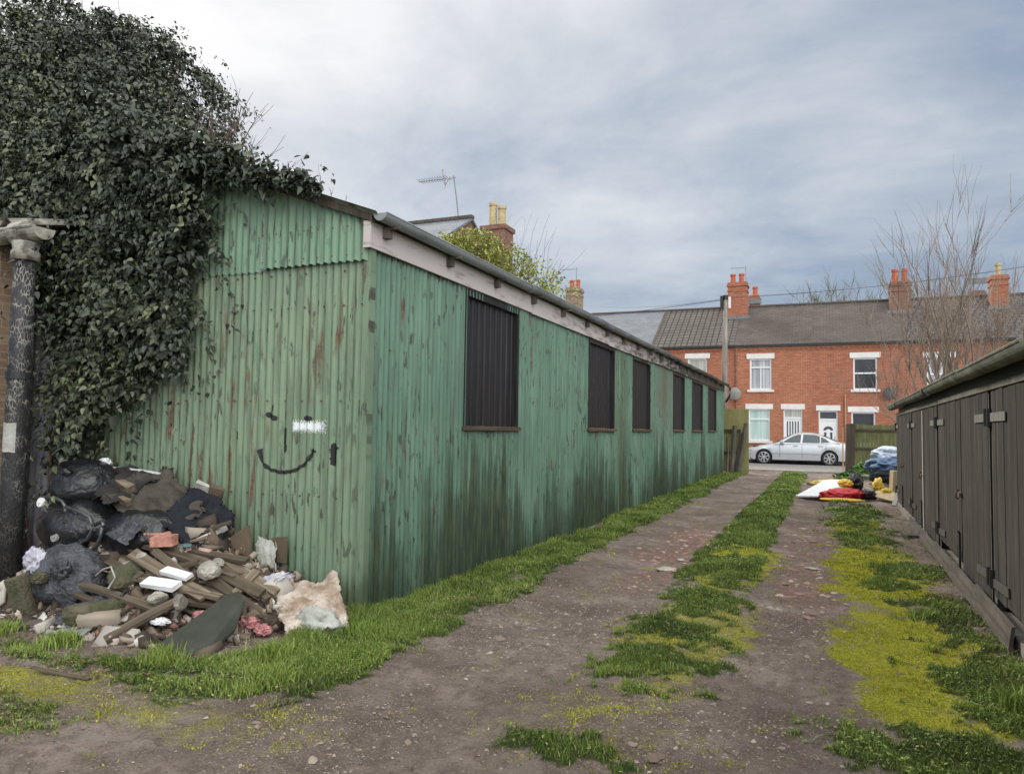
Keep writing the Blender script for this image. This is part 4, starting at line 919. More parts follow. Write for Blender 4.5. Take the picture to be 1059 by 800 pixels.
# ---------------------------------------------------------------- telegraph pole and wires
tp = thing('telegraph_pole', 'weathered wooden telegraph pole standing in front of the brick terrace', 'pole', (-3.95, 33.0 - 2.6, 0))
py = 30.4; k_ = py/33.0
m = MB(); m.tube([(-3.72, py, 0), (-3.70, py, 3.5), (-3.66, py, 6.85)], [0.13, 0.115, 0.085], 12); m.build('shaft', M['pole_wood'], tp, smooth=True)
m = MB(); m.box(-3.86, -3.75, py-.1, py+.05, 6.45, 6.95); m.tube([(-3.66, py, 6.8), (-3.66, py, 6.98)], 0.1, 8); m.build('junction_box', M['black'], tp)
m = MB(); m.box(-3.54, -3.45, py-.08, py-.06, 6.45, 6.9); m.build('number_plate', M['white_plastic'], tp)
for z in (4.2, 4.7, 5.2, 5.7): m = MB(); m.tube([(-3.85, py-.02, z), (-3.5, py-.02, z)], 0.012, 5); m.build('climbing_step', M['metal_grey'], tp)
def wire(a, b, sag, r, lb):
    a, b = Vector(a), Vector(b); m = MB(); m.tube([a.lerp(b, t)-Vector((0, 0, sag*4*t*(1-t))) for t in np.linspace(0, 1, 15)], r, 4)
    tag(m.build('overhead_wire', M['black']), lb, 'wire', 'wires from the telegraph pole')
wire((-3.7, py, 6.85), (-13.9, 41.6, 9.0), 0.3, 0.011, 'upper overhead wire from the pole to the far left chimney')
wire((-3.7, py, 6.80), (-30, 38, 7.2), 0.35, 0.011, 'lower overhead wire running left from the pole')
wire((-3.66, py, 6.9), (12, 30, 8.2), 0.4, 0.006, 'overhead wire rising to the right from the pole')
wire((-3.66, py, 6.85), (16, 40, 10.6), 0.5, 0.006, 'overhead wire passing right behind the bare tree')

# ---------------------------------------------------------------- brick terrace
FY = 38.5; RY = 42.5; EV = 5.85; RG = 8.42
def holed(m, x0, x1, z0, z1, rects, y, dep):
    xs_ = sorted({x0, x1, *[r[0] for r in rects], *[r[1] for r in rects]}); zs_ = sorted({z0, z1, *[r[2] for r in rects], *[r[3] for r in rects]})
    for a_, b_ in zip(xs_[:-1], xs_[1:]):
        for c_, d_ in zip(zs_[:-1], zs_[1:]):
            mx, mz = (a_+b_)/2, (c_+d_)/2
            if any(r[0] < mx < r[1] and r[2] < mz < r[3] for r in rects): continue
            m.add([(a_, y, c_), (b_, y, c_), (b_, y, d_), (a_, y, d_)], [(0, 1, 2, 3)])
    for (a_, b_, c_, d_) in rects:
        for (p, q) in (((a_, c_), (b_, c_)), ((b_, c_), (b_, d_)), ((b_, d_), (a_, d_)), ((a_, d_), (a_, c_))):
            m.add([(p[0], y, p[1]), (q[0], y, q[1]), (q[0], y+dep, q[1]), (p[0], y+dep, p[1])], [(0, 1, 2, 3)])
def house(x0, x1, wall, roof, label, wins=(), doors=(), corb=True):
    h = thing('terraced_house', label, 'house', ((x0+x1)/2, FY, 0.2), 'houses of the brick terrace')
    rects = [w_[:4] for w_ in wins]+[d_[:4] for d_ in doors]
    m = MB(); holed(m, x0, x1, 0, EV, rects, FY, 0.12)
    m.add([(x0, FY, 0), (x0, FY, EV), (x0, RY, RG-.08), (x0, 46.5, EV), (x0, 46.5, 0)], [(0, 1, 2, 3, 4)]); m.add([(x1, FY, 0), (x1, FY, EV), (x1, RY, RG-.08), (x1, 46.5, EV), (x1, 46.5, 0)], [(4, 3, 2, 1, 0)])
    m.add([(x0, 46.5, 0), (x0, 46.5, EV), (x1, 46.5, EV), (x1, 46.5, 0)], [(0, 1, 2, 3)]); m.build('wall', M[wall], h, fixn=False)
    if corb:
        m = MB(); m.box(x0, x1, FY-.05, FY-.003, EV-.22, EV-.09)
        x = x0+.05
        while x < x1-.1: m.box(x, x+.10, FY-.048, FY-.004, EV-.30, EV-.222); x += .225
        m.build('eaves_course', M[wall], h)
    m = MB(); m.box(x0, x1, FY-.14, FY-.055, EV-.085, EV+.005); m.build('gutter', M['black'], h)
    m = MB(); e = 0.10; sl = (RG-EV)/(RY-FY)
    for (ya, za, yb, zb) in ((FY-.12, EV-.12*sl+.01, RY, RG), (46.6, EV-.1*sl+.01, RY, RG)):
        m.add([(x0, ya, za), (x1, ya, za), (x1, yb, zb), (x0, yb, zb), (x0, ya, za-.06), (x1, ya, za-.06), (x1, yb, zb-.06), (x0, yb, zb-.06)], [(0, 1, 2, 3), (4, 7, 6, 5), (0, 4, 5, 1), (1, 5, 6, 2), (0, 3, 7, 4)])
    rf = m.build('roof', M[roof], h)
    m = MB(); x = x0
    while x < x1-.05: m.tube([(x, RY, RG-.02), (min(x+.44, x1), RY, RG-.02)], 0.11, 8); x += .45
    m.build('ridge_tiles', M['slate_dark'], rf)
    for w_ in wins:
        a_, b_, c_, d_, pm, tr = w_[:6]; m = MB(); t = .065; y0, y1 = FY+.045, FY+.11
        m.box(a_, a_+t, y0, y1, c_, d_); m.box(b_-t, b_, y0, y1, c_, d_); m.box(a_+t, b_-t, y0, y1, c_, c_+t); m.box(a_+t, b_-t, y0, y1, d_-t, d_)
        zt = c_+(d_-c_)*tr; m.box(a_+t, b_-t, y0-.005, y1, zt-.035, zt+.035)
        if len(w_) > 6 and w_[6]: mx = (a_+b_)/2; m.box(mx-.02, mx+.02, y0+.01, y1, c_+t, zt-.036)
        f = m.build('window', M['upvc'], h)
        p = MB(); p.box(a_+t*.5, b_-t*.5, FY+.085, FY+.10, c_+.02, d_-.02); p.build('pane', M[pm], f)
        s = MB(); s.box(a_-.12, b_+.12, FY-.07, FY+.11, c_-.11, c_-.002); s.build('sill', M['white_paint'], f)
        l = MB(); l.box(a_-.15, b_+.15, FY-.03, FY-.002, d_+.002, d_+.26); l.build('lintel', M['white_paint'], f)
    for d_ in doors:
        a_, b_, c_, e_, kind = d_[:5]; m = MB(); t = .06; y0, y1 = FY+.05, FY+.11
        m.box(a_, a_+t, y0, y1, c_, e_); m.box(b_-t, b_, y0, y1, c_, e_); m.box(a_+t, b_-t, y0, y1, e_-t, e_); zt = e_-.42; m.box(a_+t, b_-t, y0, y1, zt-.04, zt+.04)
        m.box(a_+t, b_-t, FY+.075, FY+.105, c_, zt-.041)
        dd = m.build('door', M['upvc'], h)
        p = MB(); p.box(a_+t*.8, b_-t*.8, FY+.085, FY+.10, zt+.03, e_-.03); p.build('fanlight', M['curtain_cream' if kind == 'slit' else 'glass_dark'], dd)
        p = MB(); w0 = a_+t; w1 = b_-t; W = w1-w0
        if kind == 'slit':
            for k in range(5): xx = w0+W*(0.12+0.165*k); p.box(xx, xx+W*.075, FY+.070, FY+.0745, c_+.6, zt-.16)
        else:
            cxx = (w0+w1)/2; poly = [(cxx+.30*W*cos(q), zt-.52+.26*W*1.05*sin(q)) for q in np.linspace(0, pi, 12)]; inner = [(cxx+.13*W*cos(q), zt-.52+.09*W*sin(q)) for q in np.linspace(pi, 0, 8)]
            p.add([(x_, FY+.072, z_) for x_, z_ in poly+inner], [tuple(range(20))[::-1]]); 
            for q in (-.25, .12): p.box(cxx+q*W, cxx+(q+.13)*W, FY+.070, FY+.0745, c_+.75, c_+1.35)
        p.build('door_glass', M['glass_dark'], dd)
        l = MB(); l.box(a_-.12, b_+.12, FY-.03, FY-.002, e_+.002, e_+.26); l.build('lintel', M['white_paint'], dd)
        hn = MB(); hn.tube([(b_-.13, FY+.05, c_+1.0), (b_-.13, FY+.05, c_+1.15)], .012, 5); hn.build('handle', M['metal_grey'], dd)
    return h, rf
def chimney(rf, x0, x1, y0, y1, zb, zt, mat, pots, dz=0):
    m = MB(); m.box(x0, x1, y0, y1, zb, zt-.22); m.box(x0-.05, x1+.05, y0-.05, y1+.05, zt-.22, zt-.10); m.box(x0-.01, x1+.01, y0-.01, y1+.01, zt-.10, zt)
    m.box(x0-.03, x1+.03, y0-.03, y1+.03, zt-.5, zt-.42)
    c = m.build('chimney', M[mat], rf)
    m = MB(); zl = EV+(y0-FY)*(RG-EV)/(RY-FY); m.box(x0-.14, x1+.14, y0-.08, y0-.004, zl-.18, zl+.12); m.build('lead_flashing', M['lead'], c)
    for (px_, py_, hh, pm) in pots:
        m = MB(); m.tube([(px_, py_, zt), (px_, py_, zt+hh*.15), (px_, py_, zt+hh*.8), (px_, py_, zt+hh*.82), (px_, py_, zt+hh)], [.17, .145, .125, .16, .155], 12); m.build('chimney_pot', M[pm], c, smooth=False)
    return c
def aerial(c, x, y, z0, h, L, d=-1):
    m = MB(); m.tube([(x, y, z0), (x, y, z0+h)], .02, 5); zt = z0+h-.1; m.tube([(x, y, zt), (x+d*L, y-.1, zt)], .012, 4)
    for k in range(9): xx = x+d*L*(.15+.1*k); m.tube([(xx, y-.25, zt), (xx, y+.15, zt)], .007, 3)
    return m.build('aerial', M['metal_grey'], c)
hA, rA = house(-24, -8.4, 'brick_red', 'slate_light', 'pale slate roofed house at the left end of the terrace, mostly behind the shed')
h1, r1 = house(-8.4, -4.22, 'brick_red', 'tile_brown', 'brick house with brown ribbed tile roof left of the telegraph pole', [(-6.52, -5.56, 3.75, 5.24, 'curtain_cream', .5)])
h2, r2 = house(-4.22, -0.62, 'brick_orange', 'slate_dark', 'orange brick house behind the car bonnet, with mint curtains and a slit-glazed door',
    [(-3.47, -2.45, 3.62, 5.16, 'curtain_white', .72, True), (-3.53, -2.53, 1.10, 2.66, 'curtain_mint', .68)], [(-1.90, -1.04, .22, 2.66, 'slit')])
h3, r3 = house(-0.62, 3.46, 'brick_red', 'slate_dark', 'brick house behind the car boot, with fan-glazed white door and dark sash windows',
    [(1.22, 2.24, 3.60, 5.10, 'glass_dark', .52), (1.12, 2.14, 1.05, 2.54, 'glass_dark', .55)], [(-0.31, 0.53, .22, 2.60, 'fan')])
h4, r4 = house(3.46, 7.42, 'brick_red', 'tile_grey', 'brick house with grey tiled roof behind the bare tree', [(4.28, 5.28, 3.55, 5.04, 'curtain_white', .5), (4.28, 5.28, 1.05, 2.5, 'glass_dark', .5)], [(6.0, 6.9, .22, 2.55, 'slit')])
h5, r5 = house(7.42, 24, 'brick_red', 'tile_grey', 'house at the right end of the terrace beyond the chimney with one buff pot', [(8.4, 9.4, 3.55, 5.04, 'glass_dark', .5)])
c1 = chimney(r1, -4.86, -3.86, 41.3, 42.2, 6.9, 9.62, 'brick_red', [(-4.63, 41.75, .52, 'terracotta'), (-4.18, 41.75, .52, 'terracotta')])
c1b = chimney(r2, -3.9, -3.4, 43.2, 43.9, 7.2, 9.2, 'brick_red', [(-3.62, 43.5, .50, 'terracotta')])
aerial(c1, -3.98, 41.9, 9.5, 1.1, .8)
c2 = chimney(r3, 3.02, 3.95, 41.2, 42.1, 6.9, 9.15, 'brick_brown', [(3.26, 41.6, .68, 'terracotta'), (3.70, 41.6, .68, 'terracotta')])
c3 = chimney(r4, 7.35, 8.05, 41.2, 42.0, 6.9, 9.2, 'brick_red', [(7.7, 41.6, .62, 'buff_pot')])
c4 = chimney(r5, 7.0, 7.6, 44.2, 44.9, 7.0, 9.0, 'brick_brown', [])
c5 = chimney(rA, -14.25, -13.45, 41.6, 42.5, 6.9, 9.95, 'brick_buff', [(-14.0, 42, .50, 'terracotta'), (-13.7, 42.2, .55, 'terracotta')])
aerial(c5, -13.7, 41.9, 9.9, 1.3, 1.0)
# verge lines between the roofs, party-wall downpipes and dishes
for (x, r_) in ((-8.42, rA), (7.44, r5)):
    m = MB(); m.add([(x-.06, FY-.12, EV-.04), (x+.06, FY-.12, EV-.04), (x+.06, RY, RG+.035), (x-.06, RY, RG+.035)], [(0, 1, 2, 3)]); m.build('roof_joint', M['slate_dark'], r_, fixn=False)
for (h_, x, mt, z1) in ((h2, -4.12, 'brick_brown', EV-.1), (h3, 0.86, 'orange_pipe', 3.4)):
    m = MB(); m.tube([(x, FY-.06, .22), (x, FY-.06, z1)], 0.045 if mt != 'orange_pipe' else .035, 7); m.build('downpipe', M[mt], h_)
def dish(h_, x, z, mt, lb):
    m = MB(); n = 16; G = []
    for r in np.linspace(0.01, .30, 6): G.append([(x+r*cos(2*pi*k/n), FY-.38+.35*r*r*2.2-.15*r*sin(2*pi*k/n), z+r*1.05*sin(2*pi*k/n)) for k in range(n+1)])
    m.grid(G); m.tube([(x, FY-.36, z), (x, FY-.1, z-.1), (x, FY-.002, z-.1)], .02, 5); m.tube([(x, FY-.34, z-.28), (x, FY-.62, z-.05)], .014, 5); m.build('satellite_dish', M[mt], h_, fixn=False)
dish(h2, -4.28+.12, 3.42, 'dish_grey', ''); dish(h3, 2.72, 3.4, 'dish_dark', '')

# ---------------------------------------------------------------- house behind the shed
bh = thing('slate_house', 'distant slate roofed brick house with twin buff chimney pots behind the green shed', 'house', (-11.5, 21, 0))
m = MB(); m.prism([(17.6, 0), (17.6, 6.5), (20.0, 7.85), (22.4, 6.5), (22.4, 0)], 0, -20, -9.95); m.box(-11.3, -9.96, 22.41, 27, 0, 6.4); m.build('wall', M['brick_brown'], bh)
m = MB(); m.prism([(17.3, 6.39), (20.0, 7.93), (22.6, 6.44), (22.6, 6.36), (20.0, 7.85), (17.3, 6.31)], 0, -20.1, -9.88); rf = m.build('roof', M['slate_light'], bh)
m = MB(); m.box(-20.1, -9.87, 19.9, 20.1, 7.9, 8.0); m.build('ridge_tiles', M['slate_dark'], rf)
m = MB(); m.box(-11.0, -10.15, 23, 23.8, 6.8, 8.40); m.box(-11.06, -10.09, 22.94, 23.86, 8.40, 8.55); ch = m.build('chimney', M['brick_brown'], rf)
for (x, z) in ((-10.76, 9.45), (-10.42, 9.3)): m = MB(); m.tube([(x, 23.4, 8.55), (x, 23.4, z-.12), (x, 23.4, z-.1), (x, 23.4, z)], [.15, .13, .16, .15], 10); m.build('chimney_pot', M['buff_pot'], ch)
m = MB(); m.tube([(-10.35, 20.1, 7.4), (-10.5, 20.1, 8.6), (-10.62, 20.1, 9.35)], .022, 5); m.tube([(-10.55, 20.1, 9.28), (-11.75, 19.9, 9.22)], .014, 4)
for k in range(12): x = -10.75-.09*k; m.tube([(x, 19.75, 9.26), (x, 20.2, 9.26)], .008, 3)
m.tube([(-10.85, 20, 9.05), (-10.95, 20, 9.55)], .03, 4); m.tube([(-10.9, 20, 8.95), (-10.72, 20, 9.3)], .02, 4)
m.build('aerial', M['metal_grey'], bh)

# ---------------------------------------------------------------- parked car
CY = 35.25; CX0 = -3.42; CL = 4.55; GZc = 0.11
car = thing('parked_car', 'silver white four-door saloon parked side-on at the end of the track', 'car', (CX0+CL/2, CY+.87, GZc))
def cp(u, v, z): return (CX0+u, CY+.87+v, GZc+z)     # u from the nose rearwards, v across, v<0 faces the track
def interp(tab, u):
    for (a_, b_) in zip(tab[:-1], tab[1:]):
        if a_[0] <= u <= b_[0]:
            t = (u-a_[0])/(b_[0]-a_[0]); return a_[1]+(b_[1]-a_[1])*t
    return tab[-1][1]
top = [(0, .50), (.06, .62), (.25, .71), (.8, .83), (1.3, .915), (1.45, .93), (2.0, .945), (3.2, .96), (3.65, 1.0), (3.95, .995), (4.3, .975), (4.45, .93), (4.55, .80)]
half = [(0, .52), (.08, .68), (.3, .80), (.8, .86), (2.2, .872), (3.6, .865), (4.2, .80), (4.45, .72), (4.55, .60)]
FW, RW, WR = .84, 3.56, .355
def bot(u):
    z = .20 if .3 < u < 4.25 else .24
    for c_ in (FW, RW):
        d = abs(u-c_)
        if d < WR: z = max(z, .31+sqrt(WR*WR-d*d)*1.0)
    return z
us = sorted(set([0, .03, .08, .15, .25, .35, .44, 1.3, 1.45, 1.7, 2.0, 2.3, 2.6, 2.9, 3.1, 4.0, 4.1, 4.2, 4.3, 4.4, 4.47, 4.52, 4.55]+[round(c_+WR*q, 3) for c_ in (FW, RW) for q in (-1.02, -.98, -.9, -.75, -.5, -.25, 0, .25, .5, .75, .9, .98, 1.02)]))
G = []
for u in us:
    zt = interp(top, u); hw = interp(half, u); zb = bot(u); zs = max(zb+.02, min(.56, zt-.10)); ring = []
    prof = [(hw*.96, zb), (hw*1.0, max(zb+.01, .42 if zb < .4 else zb+.02)), (hw*1.005, max(zs, zb+.03)), (hw*.985, max(zt-.13, zb+.04)), (hw*.94, max(zt-.035, zb+.05)), (hw*.80, max(zt, zb+.06)), (hw*.4, zt+.02), (0, zt+.025)]
    ring = [cp(u, -v_, z_) for v_, z_ in prof]+[cp(u, v_, z_) for v_, z_ in prof[-2::-1]]
    G.append(ring)
m = MB(); m.grid(G)
for R_ in (G[0], G[-1]): m.add(R_, [tuple(range(len(R_)))])
body = m.build('body', M['car_paint'], car, smooth=True)
md = body.modifiers.new('e', 'EDGE_SPLIT'); md.split_angle = radians(38)
m = MB(); m.box(*(CX0+.25, CX0+4.3), CY+.12, CY+1.62, GZc+.16, GZc+.30); m.box(CX0+.35, CX0+4.1, CY+.25, CY+1.5, GZc+.3, GZc+.80); m.build('underbody', M['black'], car)
rf_ = [(1.28, .92), (1.62, 1.12), (2.0, 1.33), (2.25, 1.405), (2.6, 1.43), (2.95, 1.405), (3.25, 1.33), (3.6, 1.18), (4.0, 1.0)]
def side_v(z): return .86-(z-.93)*.50
G = []
for u in np.linspace(1.28, 4.0, 30):
    zt = interp(rf_, u); zb = interp(top, u)-.03; hw = max(side_v(zt)-.03, .3); ring = []
    prof = [(side_v(zb)-.02, zb), (side_v((zb+zt)/2)-.005, (zb+zt)/2), (side_v(zt-.06)-.005, max(zt-.06, zb)), (side_v(zt)-.09, zt-.012), (.3, zt+.012), (0, zt+.018)]
    G.append([cp(u, -v_, z_) for v_, z_ in prof]+[cp(u, v_, z_) for v_, z_ in prof[-2::-1]])
m = MB(); m.grid(G); cb = m.build('cabin', M['car_paint'], car, smooth=True); md = cb.modifiers.new('e', 'EDGE_SPLIT'); md.split_angle = radians(30)
def pane(name, pts, s_):
    m = MB(); v = [cp(u, s_*(side_v(z)+.004), z) for u, z in pts]; m.add(v, [tuple(range(len(v)))]); m.build(name, M['car_glass'], car, fixn=False)
for s_ in (-1, 1):
    pane('side_window', [(1.62, .985), (2.38, .985), (2.42, 1.345), (2.25, 1.33), (2.02, 1.24)], s_)
    pane('side_window', [(2.46, .985), (3.18, .985), (3.18, 1.275), (2.95, 1.335), (2.5, 1.35)], s_)
    pane('quarter_window', [(3.22, .99), (3.58, 1.02), (3.4, 1.17), (3.22, 1.25)], s_)
    hl = MB(); hl.add([cp(.035, s_*.50, .60), cp(.22, s_*.775, .585), cp(.34, s_*.812, .66), cp(.30, s_*.775, .715), cp(.10, s_*.55, .69)], [(0, 1, 2, 3, 4)]); hl.build('headlight', M['clear_lamp'], car, fixn=False)
    tl = MB(); tl.add([cp(4.25, s_*.812, .74), cp(4.47, s_*.74, .74), cp(4.50, s_*.72, .86), cp(4.40, s_*.745, .925), cp(4.26, s_*.808, .88)], [(0, 1, 2, 3, 4)]); tl.build('tail_light', M['red_lamp'], car, fixn=False)
    mi = MB(); mi.rbox(cp(1.62, s_*.96, 1.0), (.16, .20, .12), (0, 0, .2*s_)); mi.build('wing_mirror', M['car_paint'], car, bevel=.03)
    for u in (2.18, 3.2):
        dh = MB(); dh.rbox(cp(u, s_*.872, .845), (.20, .035, .032)); dh.build('door_handle', M['alloy'], car, bevel=.008)
    for u in (1.50, 2.44, 3.42):
        sm = MB(); z0_ = .34; sm.add([cp(u, s_*.880, z0_), cp(u+.012, s_*.880, z0_), cp(u+.012, s_*.868, .90), cp(u, s_*.868, .90)], [(0, 1, 2, 3)]); sm.build('door_seam', M['black'], car, fixn=False)
    tr = MB(); tr.rbox(cp(2.2, s_*.882, .50), (2.1, .02, .035)); tr.build('side_trim', M['alloy'], car)
m = MB(); zz = lambda u: interp(rf_, u)
m.add([cp(1.34, -.72, .975), cp(1.34, .72, .975), cp(1.98, .56, 1.335), cp(1.98, -.56, 1.335)], [(0, 1, 2, 3)]); m.build('windscreen', M['car_glass'], car, fixn=False)
m = MB(); m.add([cp(3.30, -.54, 1.335), cp(3.30, .54, 1.335), cp(3.93, .66, 1.06), cp(3.93, -.66, 1.06)], [(0, 1, 2, 3)]); m.build('rear_window', M['car_glass'], car, fixn=False)
for c_ in (FW, RW):
    for s_ in (-1, 1):
        y_ = s_*.80; n = 28; m = MB(); G = []
        for (r, o) in ((.20, .02), (.235, .09), (.30, .10), (.317, .07), (.317, -.10), (.20, -.10)): G.append([cp(c_+r*cos(2*pi*k/n), y_+s_*(o-.035), .31+r*sin(2*pi*k/n)) for k in range(n+1)])
        m.grid(G); wh = m.build('wheel', M['tyre'], car, fixn=False)
        m = MB(); G = [[cp(c_+r*cos(2*pi*k/n), y_+s_*o, .31+r*sin(2*pi*k/n)) for k in range(n+1)] for r, o in ((.235, .056), (.215, .062), (.20, .02))]; m.grid(G)
        for k in range(7):
            a_ = 2*pi*k/7+.3; d = Vector((cos(a_), sin(a_))); q = Vector((-sin(a_), cos(a_)))
            P_ = [d*.04+q*.022, d*.21+q*.034, d*.21-q*.034, d*.04-q*.022]; m.add([cp(c_+p.x, y_+s_*.052, .31+p.y) for p in P_], [(0, 1, 2, 3)])
        m.add([cp(c_+.05*cos(2*pi*k/12), y_+s_*.056, .31+.05*sin(2*pi*k/12)) for k in range(12)], [tuple(range(12))]); m.build('rim', M['alloy'], wh, fixn=False)
# ---------------------------------------------------------------- vegetation
def leaf_cloud(name, C_, N_, size, mat, parent=None, label=None, cat=None, seed=1, droop=0.6, tint=None):
    """C_ leaf base points, N_ outward directions"""
    r = np.random.default_rng(seed); n = len(C_)
    s = size*r.uniform(0.55, 1.35, n)[:, None]
    t = N_*0.5+r.normal(0, 0.55, (n, 3)); t[:, 2] -= droop; t /= np.linalg.norm(t, axis=1)[:, None]+1e-9
    u = N_+r.normal(0, 0.45, (n, 3))+np.array([0, 0, .35]); b = np.cross(t, u); b /= np.linalg.norm(b, axis=1)[:, None]+1e-9
    nn = np.cross(b, t)
    k = [(0, 0, 0), (.20, -.34, .10), (.55, -.27, .12), (1.08, 0, -.08), (.55, .27, .12), (.20, .34, .10)]
    P = np.stack([C_+t*s*a_+b*s*c_+nn*s*d_ for a_, c_, d_ in k], 1).reshape(-1, 3)
    base = (np.arange(n)*6)[:, None]
    F = np.concatenate([base+np.array([[0, 1, 2, 3]]), base+np.array([[0, 3, 4, 5]])], 0)
    if tint is None: tint = np.clip(r.normal(.42, .2, n), 0, 1)
    return fast_mesh(name, P, F, mat, parent, attrs={'tint': np.repeat(tint, 6)})
LOBES = [(-9.6, 6.9, 5.0, 2.2, 1.6, 2.05), (-8.5, 6.4, 4.75, 1.35, 1.3, 1.5), (-7.55, 6.1, 4.25, 1.2, 1.1, 1.15), (-6.5, 5.75, 3.95, .85, .8, .62), (-5.85, 5.45, 3.75, .62, .55, .42),
         (-6.15, 5.15, 2.95, .80, .42, .80), (-6.35, 5.1, 2.35, .50, .38, .75), (-8.9, 5.7, 4.05, 1.7, 1.0, 1.0), (-6.95, 5.15, 3.45, .6, .5, .55), (-6.62, 5.0, 1.75, .24, .20, .55), (-6.72, 4.98, 1.15, .15, .13, .35), (-5.75, 5.05, 2.55, .40, .22, .50),
         (-10.6, 5.4, 5.2, 1.6, 1.1, 2.2), (-5.25, 5.2, 3.72, .50, .32, .20), (-5.55, 5.0, 3.25, .42, .18, .30), (-6.25, 5.05, 4.1, .62, .38, .50), (-5.65, 5.0, 3.92, .42, .26, .24), (-7.0, 5.2, 3.9, .8, .5, .7), (-5.62, 4.98, 2.2, .22, .10, .20), (-6.15, 5.0, 2.02, .38, .14, .20)]
def lobed(lobes, n, seed, jit=0.20, back=False):
    r = np.random.default_rng(seed); L = np.array(lobes); ar = (L[:, 3]*L[:, 5]+L[:, 3]*L[:, 4]+L[:, 4]*L[:, 5]); pick = r.choice(len(L), n*3, p=ar/ar.sum())
    d = r.normal(0, 1, (n*3, 3)); d /= np.linalg.norm(d, axis=1)[:, None]
    c = L[pick, :3]; R_ = L[pick, 3:6]; lump = 1+jit*(fbm(c[:, 0]*3+d[:, 0]*2.4+9, d[:, 2]*2.4+d[:, 1]*2.4+c[:, 2], 1.5, 3)-0.5)*2.4
    p = c+d*R_*lump[:, None]; nn = d/R_; nn /= np.linalg.norm(nn, axis=1)[:, None]
    keep = np.ones(len(p), bool)
    for l in L: keep &= (((p-l[:3])/(l[3:6]*0.86))**2).sum(1) > 0.97
    if not back: keep &= (nn[:, 1] < 0.45)
    return p[keep][:n], nn[keep][:n]
ivy = thing('ivy_tree', 'huge dark ivy-smothered tree engulfing the left end of the green shed', 'ivy', (-8.4, 6.8, 0))
# sprigs: short drooping stems with leaves along them
def sprigs(lobes, n, per, length, seed, jit=.21, clear=True):
    p, nn = lobed(lobes, n, seed, jit); r = np.random.default_rng(seed+1); m = len(p)
    dirs = nn*0.7+r.normal(0, .35, (m, 3)); dirs[:, 2] -= .15; dirs /= np.linalg.norm(dirs, axis=1)[:, None]
    Ls = length*np.exp(r.normal(0, .6, m)); t = r.random((m, per))
    C_ = p[:, None, :]+dirs[:, None, :]*(t*Ls[:, None])[..., None]; C_[..., 2] -= (t**2)*(Ls[:, None])*.65; C_ += r.normal(0, .030, C_.shape)
    tint = np.clip(r.normal(.42, .17, (m, 1))+r.normal(0, .10, (m, per))+t*.12, 0, .9)
    tint = tint+(fbm(p[:, 0]*1.2+p[:, 1], p[:, 2], 1.6, 3)-.5)[:, None]*.75
    tint = np.where(r.random((m, 1)) < .05, np.clip(tint+.35, 0, 1), tint)
    return C_.reshape(-1, 3), np.repeat(nn, per, 0), tint.ravel()
C_, N_, T_ = sprigs(LOBES, 7600, 20, .24, 11)
C2, N2, T2 = sprigs([(l[0], l[1], l[2], l[3]*.84, l[4]*.84, l[5]*.84) for l in LOBES], 3600, 15, .15, 21)
# keep leaves out of the shed interior: anything behind the gable and under the roof is dropped
def ok(c): return ~((c[:, 1] > 5.02) & (c[:, 0] > -8.8) & (c[:, 0] < -3.45) & (c[:, 2] < np.where(c[:, 0] > -6.2, 3.27+.365*(-3.42-c[:, 0]), 4.28-.365*(-6.2-c[:, 0]))+.03))
C_, N_, T_ = np.concatenate([C_, C2]), np.concatenate([N_, N2]), np.concatenate([T_, T2]*1); k = ok(C_)
r = np.random.default_rng(77)
gap = fbm(C_[:, 0]*1.1+3, C_[:, 2]*1.1+C_[:, 1]*.7, 1.9, 3); k = k & ((gap > .40) | (r.random(len(k)) < .25))
leaf_cloud('foliage', C_[k], N_[k], .054, M['ivy'], ivy, seed=3, tint=T_[k], droop=.85)
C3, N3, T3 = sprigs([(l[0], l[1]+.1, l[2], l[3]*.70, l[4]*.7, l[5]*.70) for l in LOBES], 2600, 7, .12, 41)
k = ok(C3); leaf_cloud('foliage', C3[k], N3[k], .15, M['ivy'], ivy, seed=43, tint=T3[k]*.5)  # inner leaves coloured darker, painting in the shade inside the crown
# creeping ivy along the roof edge
r = np.random.default_rng(5)
cx_ = []
for i in range(260):
    x = -5.4+1.6*r.random()**1.5; z = 3.27+.365*(-3.42-x)
    bx = np.array([x, 4.93-.10*r.random(), z+.03+.09*r.random()*(1.2+ (x < -4.6))-.16*r.random()*(x < -4.3)]); cx_ += [bx+r.normal(0, .03, 3) for _ in range(9)]
cx_ = np.array(cx_); leaf_cloud('foliage', cx_, np.tile([[0, -.8, .4]], (len(cx_), 1)), .062, M['ivy'], ivy, seed=8)
# woody core: trunk and thick limbs, dead inner twigs
def limb(m, p0, d, L, r0, depth, rr, spread=.5, n=6, up=.1, minr=.002, kids=(2, 3), taper=.55):
    pts = [Vector(p0)]; dd = Vector(d).normalized(); rs = [r0]; seg = 5
    for i in range(seg):
        dd = (dd+Vector((rr.gauss(0, .10), rr.gauss(0, .10), rr.gauss(0, .05)+up*.25))).normalized(); pts.append(pts[-1]+dd*(L/seg)); rs.append(r0*(1-(1-taper)*(i+1)/seg))
    m.tube(pts, rs, n, cap=False)
    if depth <= 0: return
    for k in range(rr.randint(*kids)):
        t = rr.uniform(.35, .98); i = min(seg-1, int(t*seg)); q = pts[i].lerp(pts[i+1], t*seg-i); ax = Vector((rr.gauss(0, 1), rr.gauss(0, 1), rr.gauss(0, .4))).normalized()
        nd = (dd+ax*spread+Vector((0, 0, up))).normalized(); limb(m, q, nd, L*rr.uniform(.5, .8), max(rs[i]*.62, minr), depth-1, rr, spread, max(3, n-1), up, minr, kids, taper)
m = MB(); rr = random.Random(4)
